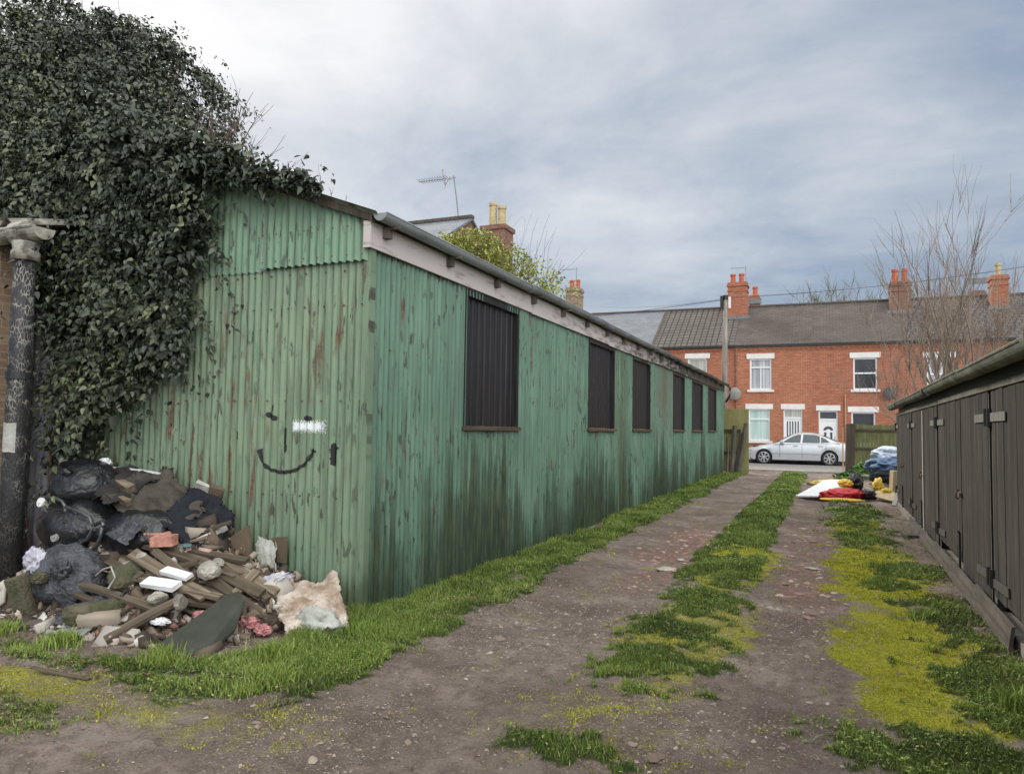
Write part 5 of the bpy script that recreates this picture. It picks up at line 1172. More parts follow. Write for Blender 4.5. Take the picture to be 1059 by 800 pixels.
for b_, d_, L_, r_ in (((-8.6, 6.9, 0), (0, 0, 1), 3.4, .24), ((-8.5, 6.9, 2.4), (.4, -.1, 1), 1.5, .14), ((-8.6, 6.9, 2.6), (-.6, -.1, 1), 1.6, .13), ((-8.5, 6.8, 2.4), (.9, -.2, .5), 1.2, .10)): limb(m, b_, d_, L_*.8, r_, 1, rr, .6, 8)
m.build('trunk', M['bark'], ivy, smooth=True, fixn=False)
m = MB()
for i in range(26):
    k = rnd.choice([1, 2, 3, 4, 13, 0]); l = LOBES[k]; a_ = rnd.uniform(-.2, 1.5); p = Vector((l[0]+l[3]*.85*cos(a_), l[1]-.2, l[2]+l[5]*.85*sin(a_)))
    limb(m, p, (cos(a_)+.1, -.1, sin(a_)+.4), rnd.uniform(.3, .6), .007, 1, rr, .5, 4)
for i in range(16):
    x = rnd.uniform(-5.3, -3.7); limb(m, (x, 5.1, rake(x)), (rnd.uniform(-.3, .5), 0, 1), rnd.uniform(.12, .45)*(1 if x < -4.2 else .5), .004, 1, rr, .6, 4)
for x, y, z in ((-7.5, 4.9, .2), (-7.2, 4.95, .1), (-6.9, 4.97, .2)): limb(m, (x, y, z), (.1, 0, 1), 2.2, .02, 1, rr, .3, 5)
m.build('twigs', M['twig'], ivy, fixn=False)

# budding bush behind the shed
bu = thing('budding_bush', 'yellow-green budding bush rising behind the shed gutter', 'bush', (-7.3, 15, 0))
BL = [(-8.1, 15, 5.35, .8, .7, .62), (-7.4, 15, 5.45, .8, .6, .60), (-6.9, 15.1, 5.0, .9, .8, .75), (-6.2, 15.3, 4.75, .8, .7, .68), (-8.9, 15, 5.4, .6, .6, .42), (-5.6, 15.5, 4.35, .6, .6, .60), (-7.7, 15, 4.7, 1.2, .8, .8)]
r = np.random.default_rng(31); pts = []
for l in BL:
    n = int(2600*l[3]*(1.7 if l[0] < -6.5 else .55)); d = r.normal(0, 1, (n, 3)); d /= np.linalg.norm(d, axis=1)[:, None]; pts.append(np.array(l[:3])+d*np.array(l[3:])*(r.random((n, 1))**.35*1.08))
pts = np.concatenate(pts); pts = pts[fbm(pts[:, 0]*2, pts[:, 2]*2+pts[:, 1], 1.4, 3) > .38]
leaf_cloud('foliage', pts, r.normal(0, 1, (len(pts), 3))*.6, .065, M['bush'], bu, seed=32, droop=.1)
m = MB(); rr = random.Random(12)
for i in range(16): limb(m, (-7.3+rnd.uniform(-.3, .3), 15.1, 2.2), (rnd.uniform(-.9, 1.1), rnd.uniform(-.2, .3), 1.1), rnd.uniform(1.9, 2.6), .022, 2, rr, .55, 4, kids=(3, 5))
m.build('branches', M['twig'], bu, fixn=False); m = MB(); m.tube([(-7.3, 15.1, 0), (-7.35, 15.1, 1.2), (-7.3, 15.1, 2.4)], [.12, .1, .08], 7); m.build('trunk', M['bark'], bu)

# bare tree beyond the garages
bt = thing('bare_tree', 'bare multi-stemmed young tree rising behind the garages on the right', 'tree', (3.0, 23, 0))
m = MB(); m.tube([(3.0, 23, 0), (3.0, 23, .6), (2.98, 23, 1.3)], [.18, .15, .13], 9); m.build('trunk', M['bark'], bt, smooth=True)
m = MB(); rr = random.Random(77)
for (dx, dz, L_, r_) in ((-.42, 1, 4.2, .05), (-.25, 1, 5.2, .055), (-.10, 1, 5.6, .06), (.05, 1, 6.3, .07), (.16, 1, 6.8, .075), (.28, 1, 6.4, .07), (.42, 1, 5.8, .06), (.6, 1, 5.0, .05), (-.75, .95, 3.7, .042), (.02, 1, 4.9, .045), (-.55, 1, 3.0, .03), (.35, 1, 4.4, .05), (.85, 1, 4.2, .045), (-.9, .7, 3.0, .035), (-.32, 1, 4.6, .045), (.22, 1, 5.4, .05)):
    limb(m, (2.98+rnd.uniform(-.1, .1)+dx*.2, 23+rnd.uniform(-.15, .15), 1.1), (dx, rnd.uniform(-.25, .25), dz), L_*.58, r_*1.15, 3, rr, .55, 5, up=.24, minr=.008, kids=(3, 5), taper=.32)
m.build('branches', M['tree_bark'], bt, fixn=False)
# trees beyond the terrace
for i, (x, y, zt, w_, lb) in enumerate(((0.2, 58, 12.4, 1.0, 'grey-green bare tree crown just above the terrace roof, left of the brown chimney'), (2.2, 62, 12.6, .8, 'smaller bare tree crown beyond the roof beside the brown chimney'))):
    t = thing('bare_tree', lb, 'tree', (x, y, 0)); m = MB(); m.tube([(x, y, 0), (x, y, 4), (x, y, 8)], [.3, .24, .16], 8); m.build('trunk', M['bark'], t)
    m = MB(); rr = random.Random(90+i)
    for k in range(8): limb(m, (x, y, 7.5), (rnd.uniform(-1, 1)*w_, rnd.uniform(-.5, .5), .95), (zt-7.5)*rnd.uniform(.42, .58), .05, 3, rr, .5, 4, up=.1, minr=.014, kids=(3, 4), taper=.4)
    m.build('crown', M['far_twig'], t, fixn=False)
# ---------------------------------------------------------------- rubbish heap against the gable
from mathutils import noise as mn
def heap_z(x, y):
    x = np.asarray(x, float); y = np.asarray(y, float)
    y0 = 3.86+0.35*sstep(-4.9, -4.0, x)+0.6*sstep(-4.0, -3.45, x)
    z = 0.72*(y-y0)+0.16*(fbm(x, y, 3, 3)-.5)
    cap = 0.78-0.42*sstep(-5.2, -4.2, x)-0.28*sstep(-4.2, -3.5, x)
    z = np.minimum(z, cap+0.10*(fbm(x+4, y, 4, 2)-.5))
    return np.maximum(z, -0.06)*sstep(-6.9, -6.4, x)*sstep(-3.35, -3.55, x)-0.01
hx, hy = np.meshgrid(np.arange(-7.0, -3.3, .035), np.arange(3.5, 5.07, .035), indexing='ij')
hzv = heap_z(hx, hy)+0.03*(fbm(hx, hy, 14, 2)-.5)
V = np.stack([hx, hy, hzv], -1).reshape(-1, 3); a, b = hx.shape; I = np.arange(a*b).reshape(a, b)
F = np.stack([I[:-1, :-1], I[1:, :-1], I[1:, 1:], I[:-1, 1:]], -1).reshape(-1, 4)
tag(fast_mesh('rubbish_soil', V, F, M['earth'], smooth=True), 'dark soil and rotten waste filling the fly-tipped heap against the shed gable', 'soil', kind='stuff')
def debris(n, x0, x1, y0, y1, size, seed, cols, name, label, wt=None):
    r = np.random.default_rng(seed); p = np.stack([r.uniform(x0, x1, n), r.uniform(y0, y1, n)], -1)
    if wt is not None: p = p[r.random(n) < wt(p[:, 0], p[:, 1])]
    n = len(p); z = np.maximum(heap_z(p[:, 0], p[:, 1]), ground_z(p[:, 0], p[:, 1]))+.012
    s = size*np.exp(r.normal(0, .5, (n, 1, 1)))*r.uniform(.4, 1.3, (n, 1, 3)); s[:, :, 2] *= .35
    cube = np.array([(x, y, q) for x in (-1, 1) for y in (-1, 1) for q in (-1, 1)], float)[None]*s+r.normal(0, size*.15, (n, 8, 3))
    A = r.normal(0, 1, (n, 3, 3)); A[:, :, :] += 0; Q = np.linalg.qr(A)[0]; I_ = np.eye(3)[None]; Q = np.where(r.random((n, 1, 1)) < .55, Q, Q)
    P = np.einsum('nij,nkj->nki', Q, cube)+np.stack([p[:, 0], p[:, 1], z], -1)[:, None]
    Fc = np.array([(0,1,3,2),(4,6,7,5),(0,4,5,1),(2,3,7,6),(0,2,6,4),(1,5,7,3)])
    F = ((np.arange(n)*8)[:, None, None]+Fc[None]).reshape(-1, 4)
    return tag(fast_mesh(name, P.reshape(-1, 3), F, M[cols], attrs={'tint': np.repeat(r.random(n), 8)}), label, 'debris', kind='stuff')
def _deb():
    m = Mat('mixed_debris', 0.85); m.col(m.ramp(m.attr('tint', 2), (0, (.03, .025, .02)), (.35, (.11, .08, .055)), (.6, (.2, .155, .11)), (.75, (.36, .31, .25)), (.86, (.62, .61, .57)), (1, (.45, .2, .17)))); return m.m
M['debris'] = _deb()
debris(3200, -6.3, -3.5, 3.72, 5.0, .022, 5, 'debris', 'small_debris', 'small broken bits of wood, plaster and plastic strewn over the rubbish heap', lambda x, y: (heap_z(x, y) > -.03)*(.35+.65*(fbm(x, y, 5, 2) > .5)))
debris(700, -6.0, -4.2, 3.78, 4.15, .016, 15, 'debris', 'plaster_crumbs', 'pale crumbs of plaster spilled along the front foot of the rubbish heap')

def crumple(name, c, size, mat, seed, rot=(0, 0, 0), amp=.22, freq=2.2, ridged=True, sub=4, flat=-.45, parent=None):
    bm = bmesh.new(); bmesh.ops.create_icosphere(bm, subdivisions=sub, radius=.5); o = Vector((seed*3.1, seed*1.7, seed*.9)); R = Euler(rot).to_matrix()
    for v in bm.verts:
        p = v.co*freq*2+o; k = 0; am = 1; 
        for i in range(4):
            q = mn.noise(p); k += am*((1-abs(q)*2.6)-.5 if ridged else q); p = p*2.05; am *= .5
        v.co = v.co*(1+amp*k)
        if v.co.z < flat*.9: v.co.z = flat*.9+(v.co.z-flat*.9)*.2
    for v in bm.verts: v.co = (R @ Vector((v.co.x*size[0], v.co.y*size[1], v.co.z*size[2])))+Vector(c)
    me = bpy.data.meshes.new(name); bm.to_mesh(me); bm.free()
    return link_mesh(name, me, mat, parent, smooth=True)
def binbag(c, size, seed, mat, label, rot=(0, 0, 0), knot=True, group=None):
    o = crumple('bin_bag', c, size, M[mat], seed, rot, amp=.085, freq=1.15); tag(o, label, 'bin bag', group)
    if knot:
        R = Euler(rot).to_matrix(); top = Vector(c)+R @ Vector((0, -size[1]*.25, size[2]*.47)); m = MB(); n = 14; r = random.Random(seed)
        G = []
        for t in (0, .3, .5, .8, 1.1):
            rad = (.055, .02, .016, .05, .07)[(0, .3, .5, .8, 1.1).index(t)]; G.append([tuple(top+Vector((rad*cos(2*pi*k/n)*(1+.4*sin(k*3.3)), rad*sin(2*pi*k/n)*(1+.3*cos(k*2.7))-.03*t, .09*t+.012*sin(k*4.1)*t))) for k in range(n+1)])
        m.grid(G); m.build('bag_neck', M[mat], o, smooth=True, fixn=False)
    return o
def sheet(name, corners, mat, label, cat, seed=1, n=26, amp=.02, freq=5, sag=0.0, thick=.004, ragged=0.0, group=None, smooth=True):
    c = [Vector(q) for q in corners]; r = random.Random(seed); m = MB(); G = []; o = Vector((seed*2.3, seed, 0))
    nrm = (c[1]-c[0]).cross(c[3]-c[0]).normalized()
    for i in range(n+1):
        row = []; u = i/n
        for j in range(n+1):
            v = j/n; p = (c[0]*(1-u)*(1-v)+c[1]*u*(1-v)+c[2]*u*v+c[3]*(1-u)*v); q = Vector((u*freq, v*freq, 0))+o
            h = amp*(mn.noise(q)*1.2+(1-abs(mn.noise(q*1.7+Vector((5, 5, 5))))*2.5)*.7+mn.noise(q*4)*.3); p = p+nrm*h; p.z -= sag*4*u*(1-u)
            if ragged and (i in (0, n) or j in (0, n)): p += Vector((r.uniform(-1, 1), r.uniform(-1, 1), r.uniform(-1, 1)))*ragged
            row.append(tuple(p))
        G.append(row)
    m.grid(G); ob_ = m.build(name, M[mat], smooth=smooth, fixn=False); tag(ob_, label, cat, group)
    md = ob_.modifiers.new('solid', 'SOLIDIFY'); md.thickness = thick; return ob_
def plank(a, b, w, t, roll, mat, label, name='timber_offcut', cat='timber', group='timber offcuts on the rubbish heap', ext=0.0):
    a, b = Vector(a), Vector(b); d = b-a; a = a-d*ext; b = b+d*ext; d = b-a; L = d.length; m = MB(); n = 8; rr_ = random.Random(int(L*1e4)); bow = rr_.uniform(-.012, .012)
    for i in range(n):
        x0, x1 = -L/2+L*i/n, -L/2+L*(i+1)/n; z0_, z1_ = bow*(1-(2*i/n-1)**2), bow*(1-(2*(i+1)/n-1)**2); e0 = rr_.uniform(-.012, .012) if i == 0 else 0; e1 = rr_.uniform(-.02, .02) if i == n-1 else 0
        v = [(x0+e0*(1 if s_ > 0 else 0), s_*w/2, z0_+q*t/2) for s_ in (-1, 1) for q in (-1, 1)]+[(x1+e1*(1 if s_ > 0 else 0), s_*w/2, z1_+q*t/2) for s_ in (-1, 1) for q in (-1, 1)]
        f = [(0, 1, 5, 4), (1, 3, 7, 5), (3, 2, 6, 7), (2, 0, 4, 6)]
        if i == 0: f.append((0, 2, 3, 1))
        if i == n-1: f.append((4, 5, 7, 6))
        m.add(v, f)
    o = m.build(name, M[mat], base=(0, 0, 0)); o.location = (a+b)/2; o.rotation_euler = (d.to_track_quat('X', 'Z').to_matrix() @ Matrix.Rotation(roll, 3, 'X')).to_euler()
    return tag(o, label, cat, group)

binbag((-6.10, 4.62, .99), (.62, .5, .42), 3, 'bag', 'round black bin bag tied at the neck, topmost beside the black drainpipe', rot=(.5, 0, .2))
binbag((-6.02, 4.55, .62), (.80, .55, .55), 5, 'bag', 'slack black bin bag behind the bent tube frame', knot=False)
binbag((-5.35, 4.62, .60), (.80, .50, .46), 8, 'bag', 'low black sack right of the bent tube frame, under the dark coat', knot=False)
tag(crumple('bin_bag', (-5.58, 4.14, .30), (.72, .42, .52), M['bag_grey'], 12, (0, .1, 0), amp=.16, freq=1.7), 'torn grey-black bag spilling scraps in front of the bent tube frame', 'bin bag')
tag(crumple('carrier_bag', (-5.80, 4.02, .43), (.22, .14, .20), M['lilac'], 14, (0, .3, 0), amp=.35, freq=2.5), 'pale crumpled carrier bag on the torn black bag beside the drainpipe', 'carrier bag')
tag(crumple('scrap_bag', (-5.45, 3.98, .40), (.16, .12, .16), M['bag_grey'], 15, (0, .3, 0), amp=.35, freq=2.5), 'shiny grey scrap of film on the right of the torn black bag', 'plastic film')
tag(crumple('food_scraps', (-5.62, 3.93, .33), (.16, .1, .10), M['mossy'], 16, amp=.3), 'greenish clump of waste caught on the torn black bag', 'waste')
sheet('plastic_film', [(-5.35, 3.78, .04), (-4.95, 3.80, .03), (-4.82, 4.08, .26), (-5.15, 4.1, .22)], 'bag_grey', 'dark creased film hanging below the torn bag onto the soil', 'plastic film', 3, amp=.035, ragged=.02)
sheet('plastic_film', [(-5.18, 3.66, .025), (-4.86, 3.72, .03), (-4.88, 3.86, .06), (-5.16, 3.80, .05)], 'dish_grey', 'flat pale grey film on the soil in front of the heap', 'plastic film', 4, amp=.012, ragged=.015)
sheet('old_coat', [(-5.75, 4.55, .93), (-5.05, 4.45, .55), (-4.85, 4.85, .78), (-5.5, 4.95, 1.16)], 'cloth_brown', 'large dark brown coat draped over the bags against the shed', 'coat', 6, n=40, amp=.05, freq=2.2, thick=.015, ragged=.02)
sheet('dark_blanket', [(-5.15, 4.55, .72), (-4.65, 4.62, .44), (-4.62, 4.93, .72), (-5.05, 4.98, 1.02)], 'cloth_navy', 'black blanket slumped right of the brown coat against the gable', 'blanket', 7, n=36, amp=.05, freq=2.2, thick=.015, ragged=.02)
sheet('dark_blanket', [(-6.1, 4.6, 1.0), (-5.55, 4.45, .82), (-5.4, 4.85, 1.05), (-5.9, 5.0, 1.13)], 'cloth_dark', 'grey-black rag lying over the top of the bags beside the ivy', 'rag', 9, n=30, amp=.045, freq=2.4, thick=.012, ragged=.02)
sheet('quilted_cloth', [(-5.42, 4.33, .62), (-5.15, 4.30, .56), (-5.10, 4.42, .70), (-5.36, 4.46, .75)], 'bag_grey', 'small grey quilted cloth between the tube frame and the coat', 'cloth', 10, n=16, amp=.02, freq=6)
plank((-6.12, 4.93, 1.12), (-5.42, 4.90, 1.08), .035, .02, 0, 'upvc', 'long white plastic strip lying on top of the heap against the gable', 'plastic_strip', 'plastic strip', None)
tag(crumple('paper_scrap', (-6.0, 4.75, 1.17), (.12, .1, .10), M['white_foam'], 19, amp=.3), 'small white crumpled paper behind the round bin bag', 'paper')
for i, (c_, s_, mt, lb) in enumerate((((-5.55, 4.62, .98), (.16, .06, .12), 'timber_pale', 'pale torn cardboard flap on the dark rag, upper of two'), ((-5.44, 4.52, .88), (.10, .05, .07), 'timber_pale', 'pale torn cardboard flap on the dark rag, lower of two'), ((-4.98, 4.9, .96), (.12, .05, .14), 'white_sheet', 'whitish card corner standing at the top right of the coat'), ((-4.88, 4.95, .93), (.11, .04, .16), 'board_brown', 'brown card corner standing against the gable above the blanket'))):
    m = MB(); m.rbox(c_, s_, (.5, .3, .2*i), jit=.015); tag(m.build('card_scrap', M[mt]), lb, 'card')
fr_ = thing('tube_frame', 'bent steel tube frame of an old pushchair lying on the black bags', 'frame', (-5.9, 4.35, .45))
for pts in ([(-6.363, 4.38, 0.869), (-6.24, 4.37, .885), (-6.115, 4.38, 0.882), (-6.03, 4.38, .86), (-5.989, 4.38, 0.817), (-5.963, 4.38, 0.665)], [(-5.95, 4.36, .82), (-5.889, 4.34, 0.816), (-5.725, 4.34, 0.785), (-5.63, 4.34, .75), (-5.59, 4.34, 0.70), (-5.60, 4.34, 0.633), (-5.65, 4.34, .57), (-5.736, 4.34, 0.524), (-6.0, 4.34, 0.484), (-6.121, 4.34, 0.485)], [(-5.889, 4.34, .816), (-5.80, 4.42, 0.732), (-5.821, 4.42, 0.629), (-5.934, 4.42, 0.539)], [(-5.502, 4.36, 0.707), (-5.52, 4.36, .60), (-5.56, 4.36, 0.515), (-5.63, 4.36, .475), (-5.75, 4.36, 0.455), (-5.997, 4.36, 0.471)], [(-5.896, 4.32, 0.676), (-5.90, 4.32, 0.574), (-5.94, 4.32, .53), (-6.02, 4.32, 0.50)], [(-5.60, 4.36, .69), (-5.48, 4.34, .73), (-5.42, 4.3, .70)]):
    m = MB(); m.tube(pts, .016, 8); m.build('tube', M['tube_metal'], fr_, smooth=True)
for c_ in ((-5.90, 4.33, .68), (-5.74, 4.36, .53)): m = MB(); m.rbox(c_, (.05, .05, .07), (.3, .2, .5)); m.build('joint', M['black'], fr_, bevel=.008)
for c_, mt, lb in (((-6.185, 4.30, .848), 'white_plastic', 'white plastic cap on the black bag under the top frame tube'), ((-5.96, 4.28, .573), 'dish_grey', 'dull grey plastic disc at the left end of the lower frame tubes')):
    m = MB(); m.tube([(c_[0], c_[1]+.01, c_[2]), (c_[0], c_[1]-.012, c_[2]+.004)], [.042, .040], 20); m.tube([(c_[0], c_[1]-.013, c_[2]+.004), (c_[0], c_[1]-.020, c_[2]+.006)], [.014, .012], 10); tag(m.build('plastic_disc', M[mt], bevel=.002), lb, 'disc')
PL = [((-5.18, 4.48, .56), (-4.20, 4.52, .37), .11, .035, .2, 'timber', 'upper long grey plank running right from the pink bricks'),
      ((-5.10, 4.32, .50), (-4.25, 4.25, .26), .10, .03, .5, 'timber_pale', 'pale plank crossing the middle of the heap, steepest of the long ones'),
      ((-5.14, 4.18, .38), (-4.12, 4.28, .26), .07, .03, .1, 'timber_pale', 'narrow pale plank above the white foam blocks'),
      ((-5.50, 4.06, .30), (-4.50, 4.03, .19), .06, .03, .3, 'timber', 'thin batten low on the heap, left end beside the torn bag'),
      ((-5.45, 4.02, .24), (-4.75, 3.98, .15), .05, .025, .2, 'timber_dark', 'thin dark batten just below the thin low batten'),
      ((-4.62, 3.72, .03), (-4.40, 4.14, .24), .085, .03, .2, 'timber', 'short thick plank propped up at the front foot of the heap'),
      ((-4.60, 4.48, .45), (-3.92, 4.48, .27), .09, .03, .6, 'timber_dark', 'dark wet plank right of the pale rubble lump'),
      ((-4.34, 4.38, .36), (-3.88, 4.42, .14), .09, .04, .3, 'timber_dark', 'dark plank sloping down to the pink foam'),
      ((-4.12, 4.36, .22), (-4.10, 4.62, .40), .07, .04, .3, 'timber_pale', 'short pale block standing at an angle beside the white sheet'),
      ((-4.95, 4.40, .52), (-4.45, 4.32, .34), .06, .04, .8, 'timber', 'square batten crossing under the upper long plank'),
      ((-4.52, 4.60, .50), (-3.86, 4.58, .26), .08, .03, .4, 'timber_pale', 'reddish plank sloping down right in front of the brown board'),
      ((-4.80, 4.56, .52), (-4.20, 4.62, .47), .07, .03, .3, 'timber_dark', 'dark rail lying behind the upper long plank'),
      ((-4.55, 4.30, .34), (-4.06, 4.36, .22), .05, .03, .9, 'timber', 'thin lath below the pale rubble lump'),
      ((-4.95, 4.66, .58), (-4.52, 4.78, .74), .045, .02, .3, 'timber_dark', 'thin dark lath rising to the brown board'),
      ((-4.32, 4.52, .40), (-3.90, 4.52, .22), .06, .045, .2, 'timber', 'square batten beneath the reddish plank'),
      ((-4.90, 4.20, .34), (-4.55, 4.46, .46), .05, .03, .2, 'timber_dark', 'dark lath crossing behind the white foam blocks'),
      ((-4.45, 4.16, .24), (-4.15, 4.30, .20), .06, .03, .2, 'timber_dark', 'short dark lath next to the slate-coloured board'),
      ((-5.35, 4.30, .42), (-4.85, 4.20, .36), .07, .03, .4, 'timber_dark', 'dark rotten plank end behind the thin low batten'),
      ((-4.22, 4.66, .36), (-3.80, 4.72, .22), .07, .04, .1, 'timber', 'brown rail end between the white sheet and the reddish plank'),
      ((-4.70, 4.08, .17), (-4.40, 4.02, .10), .05, .03, .4, 'timber_pale', 'small pale stick right of the propped plank')]
for a_, b_, w_, t_, r_, mt, lb in PL: plank(a_, b_, w_, t_, r_, mt, lb)
for i, (c_, rot, lb) in enumerate((((-5.05, 4.52, .615), (.1, .05, .5), 'pink brick on the heap, left of a pair'), ((-4.90, 4.44, .60), (.05, -.08, .25), 'pink brick on the heap, right of a pair'))):
    m = MB(); m.rbox(c_, (.20, .10, .075), rot, jit=.008); tag(m.build('brick', M['pink_brick'], bevel=.006), lb, 'brick', 'pair of pink bricks on the rubbish heap')
for i, (c_, rot, sz, lb) in enumerate((((-4.60, 4.16, .34), (.35, .05, .1), (.30, .10, .035), 'lower white foam block among the planks'), ((-4.58, 4.28, .40), (.35, .1, .05), (.26, .08, .03), 'upper white foam block among the planks'))):
    m = MB(); m.rbox(c_, sz, rot, jit=.006); tag(m.build('foam_block', M['white_foam'], bevel=.004), lb, 'foam', 'white foam blocks among the planks')
tag(rock((-4.33, 4.36, .43), (.24, .18, .15), M['rubble'], 'rubble_lump', 3, sub=3), 'large pale lump of broken plaster on the planks', 'rubble')
tag(rock((-4.38, 4.50, .46), (.10, .09, .08), M['rubble'], 'rubble_lump', 4, sub=3), 'small pale lump of plaster behind the large one', 'rubble')
tag(rock((-4.52, 4.06, .27), (.15, .10, .09), M['rubble'], 'rubble_lump', 5, sub=3), 'rounded pale stone below the white foam blocks', 'rubble')
tag(rock((-4.34, 4.10, .24), (.22, .11, .12), M['concrete'], 'rubble_lump', 6, sub=3), 'grey-brown stone beside the slate-coloured board', 'rubble')
tag(rock((-4.72, 4.5, .57), (.14, .1, .03), M['teal_glass'], 'card_scrap', 9), 'small teal card between the planks', 'card')
tag(rock((-4.98, 4.02, .14), (.62, .34, .26), M['mossy'], 'concrete_lump', 7, sub=3), 'big mossy concrete lump at the foot of the heap', 'concrete')
tag(rock((-5.05, 4.26, .33), (.50, .26, .24), M['mossy'], 'concrete_lump', 17, sub=3), 'mossy lump of masonry under the upper planks', 'concrete')
tag(rock((-5.02, 4.34, .44), (.12, .1, .16), M['rubble'], 'rubble_lump', 18, sub=3), 'pale upright chunk left of the crossing plank', 'rubble')
m = MB(); m.rbox((-5.78, 3.92, .13), (.13, .10, .42), (.15, -.30, .1), jit=.012); tag(m.build('broken_kerb', M['mossy'], bevel=.015), 'broken kerb stone leaning beside the foot of the drainpipe', 'kerb stone')
tag(rock((-5.42, 3.76, .03), (.26, .14, .10), M['kick_wood'], 'wood_chunk', 19), 'brown wood chunk on the soil below the torn bag', 'wood')
tag(rock((-5.72, 3.72, .01), (.16, .10, .05), M['concrete'], 'rubble_lump', 22), 'flat grey stone on the soil left of the heap', 'rubble')
def plate(name, poly3, thick, mat, label, cat, bevel=.002):
    P_ = [Vector(p) for p in poly3]; nrm = (P_[1]-P_[0]).cross(P_[2]-P_[0]).normalized()*thick; m = MB(); n = len(P_); m.add([tuple(p) for p in P_]+[tuple(p+nrm) for p in P_], [tuple(range(n)), tuple(range(2*n-1, n-1, -1))]+[(i, i+n, (i+1) % n+n, (i+1) % n) for i in range(n)])
    return tag(m.build(name, M[mat], bevel=bevel), label, cat)
plate('board_scrap', [(-4.20, 3.72, 0.0), (-3.98, 3.62, -.04), (-3.78, 3.78, .0), (-3.80, 4.08, .10), (-3.88, 4.26, .26), (-3.97, 4.30, .31), (-4.04, 4.24, .285), (-4.12, 4.0, .14)], .018, 'slab_green', 'dark slate-coloured board with rounded corner leaning at the front of the heap', 'board', .004)
plate('board_scrap', [(-4.78, 4.80, .46), (-4.52, 4.92, .68), (-4.47, 4.93, .70), (-4.42, 4.92, .33), (-4.50, 4.86, .26), (-4.80, 4.76, .36)], .006, 'board_brown', 'brown curved hardboard leaning on the gable behind the planks', 'board')
sheet('plastic_sheet', [(-4.44, 4.90, .16), (-4.02, 4.78, .06), (-4.24, 5.00, .56), (-4.44, 5.0, .60)], 'white_sheet', 'dirty white sheet standing against the gable beside the brown board', 'sheet', 11, n=24, amp=.022, freq=3, ragged=.006)
plate('board_scrap', [(-4.28, 4.99, .40), (-4.12, 4.99, .40), (-4.12, 4.995, .62), (-4.28, 4.995, .60)], .006, 'board_brown', 'rusty brown scrap behind the white sheet at the gable', 'board')
tag(crumple('rag', (-3.98, 4.66, .32), (.34, .12, .11), M['lilac'], 23, (0, -.35, .3), amp=.4, freq=2.4), 'twisted pale lilac rag between the white sheet and the stained duvet', 'rag')
tag(crumple('rag', (-4.07, 4.56, .22), (.18, .12, .16), M['lilac'], 24, (0, .5, 0), amp=.4, freq=2.6), 'knotted end of pale rag drooping over the plank ends', 'rag')
dv = tag(crumple('duvet', (-3.64, 4.74, .10), (.56, .40, .26), M['duvet'], 27, (0, .22, -.25), amp=.06, freq=1.2, ridged=False, sub=4), 'stained cream duvet bundled at the corner of the green shed', 'duvet')
cv = sheet('duvet_cover', [(-4.02, 4.66, .20), (-3.60, 4.40, .015), (-3.26, 4.66, .03), (-3.62, 4.99, .36)], 'duvet', 'x', 'x', 51, n=44, amp=.05, freq=2.6, thick=.02, ragged=.008)
for k_ in ('label', 'category'): del cv[k_]
cv.parent = dv; cv.location = cv.location-dv.location
tag(crumple('duvet_fold', (-3.50, 4.60, .09), (.44, .26, .20), M['white_sheet'], 28, (0, .1, -.3), amp=.26, freq=2.4), 'white fold of padding in front of the cream duvet', 'padding')
tag(crumple('foam_scrap', (-3.92, 4.34, .10), (.22, .16, .11), M['pink_foam'], 29, amp=.3, freq=2.6), 'torn pink foam between the slate-coloured board and the duvet, larger of two', 'foam')
tag(crumple('foam_scrap', (-3.76, 4.32, .06), (.14, .12, .08), M['pink_foam'], 30, amp=.3, freq=2.6), 'small pink foam scrap in the grass below the duvet', 'foam')
tag(crumple('foam_scrap', (-4.18, 4.14, .16), (.12, .10, .06), M['pink_foam'], 33, amp=.3, freq=2.6), 'pink crumb of foam left of the slate-coloured board top', 'foam')
tag(crumple('paper_scrap', (-4.42, 4.0, .12), (.16, .1, .05), M['white_foam'], 31, amp=.35), 'white torn paper low on the heap left of the slate-coloured board', 'paper')
tag(crumple('shoe', (-3.33, 4.52, .05), (.09, .13, .09), M['black'], 32, amp=.12), 'small black scrap in the grass at the right end of the duvet', 'scrap')
plate('roofing_scrap', [(-3.80, 5.0, .24), (-3.68, 4.98, .20), (-3.60, 5.0, .36), (-3.72, 5.02, .34)], .006, 'rust', 'rusty torn metal flap at the foot of the gable above the duvet', 'metal scrap')
m = MB(); m.tube([(-5.2, 4.08, .36), (-5.1, 4.06, .42), (-5.0, 4.05, .45), (-4.93, 4.03, .38), (-4.96, 4.0, .30)], .006, 5); tag(m.build('wire_loop', M['white_sheet']), 'thin pale loop of cable on the mossy lump', 'cable')
plank((-4.55, 3.16, .02), (-4.05, 3.17, .02), .025, .012, 0, 'timber', 'thin stick lying flat on the bare ground in front of the heap', 'stick', 'stick', None)

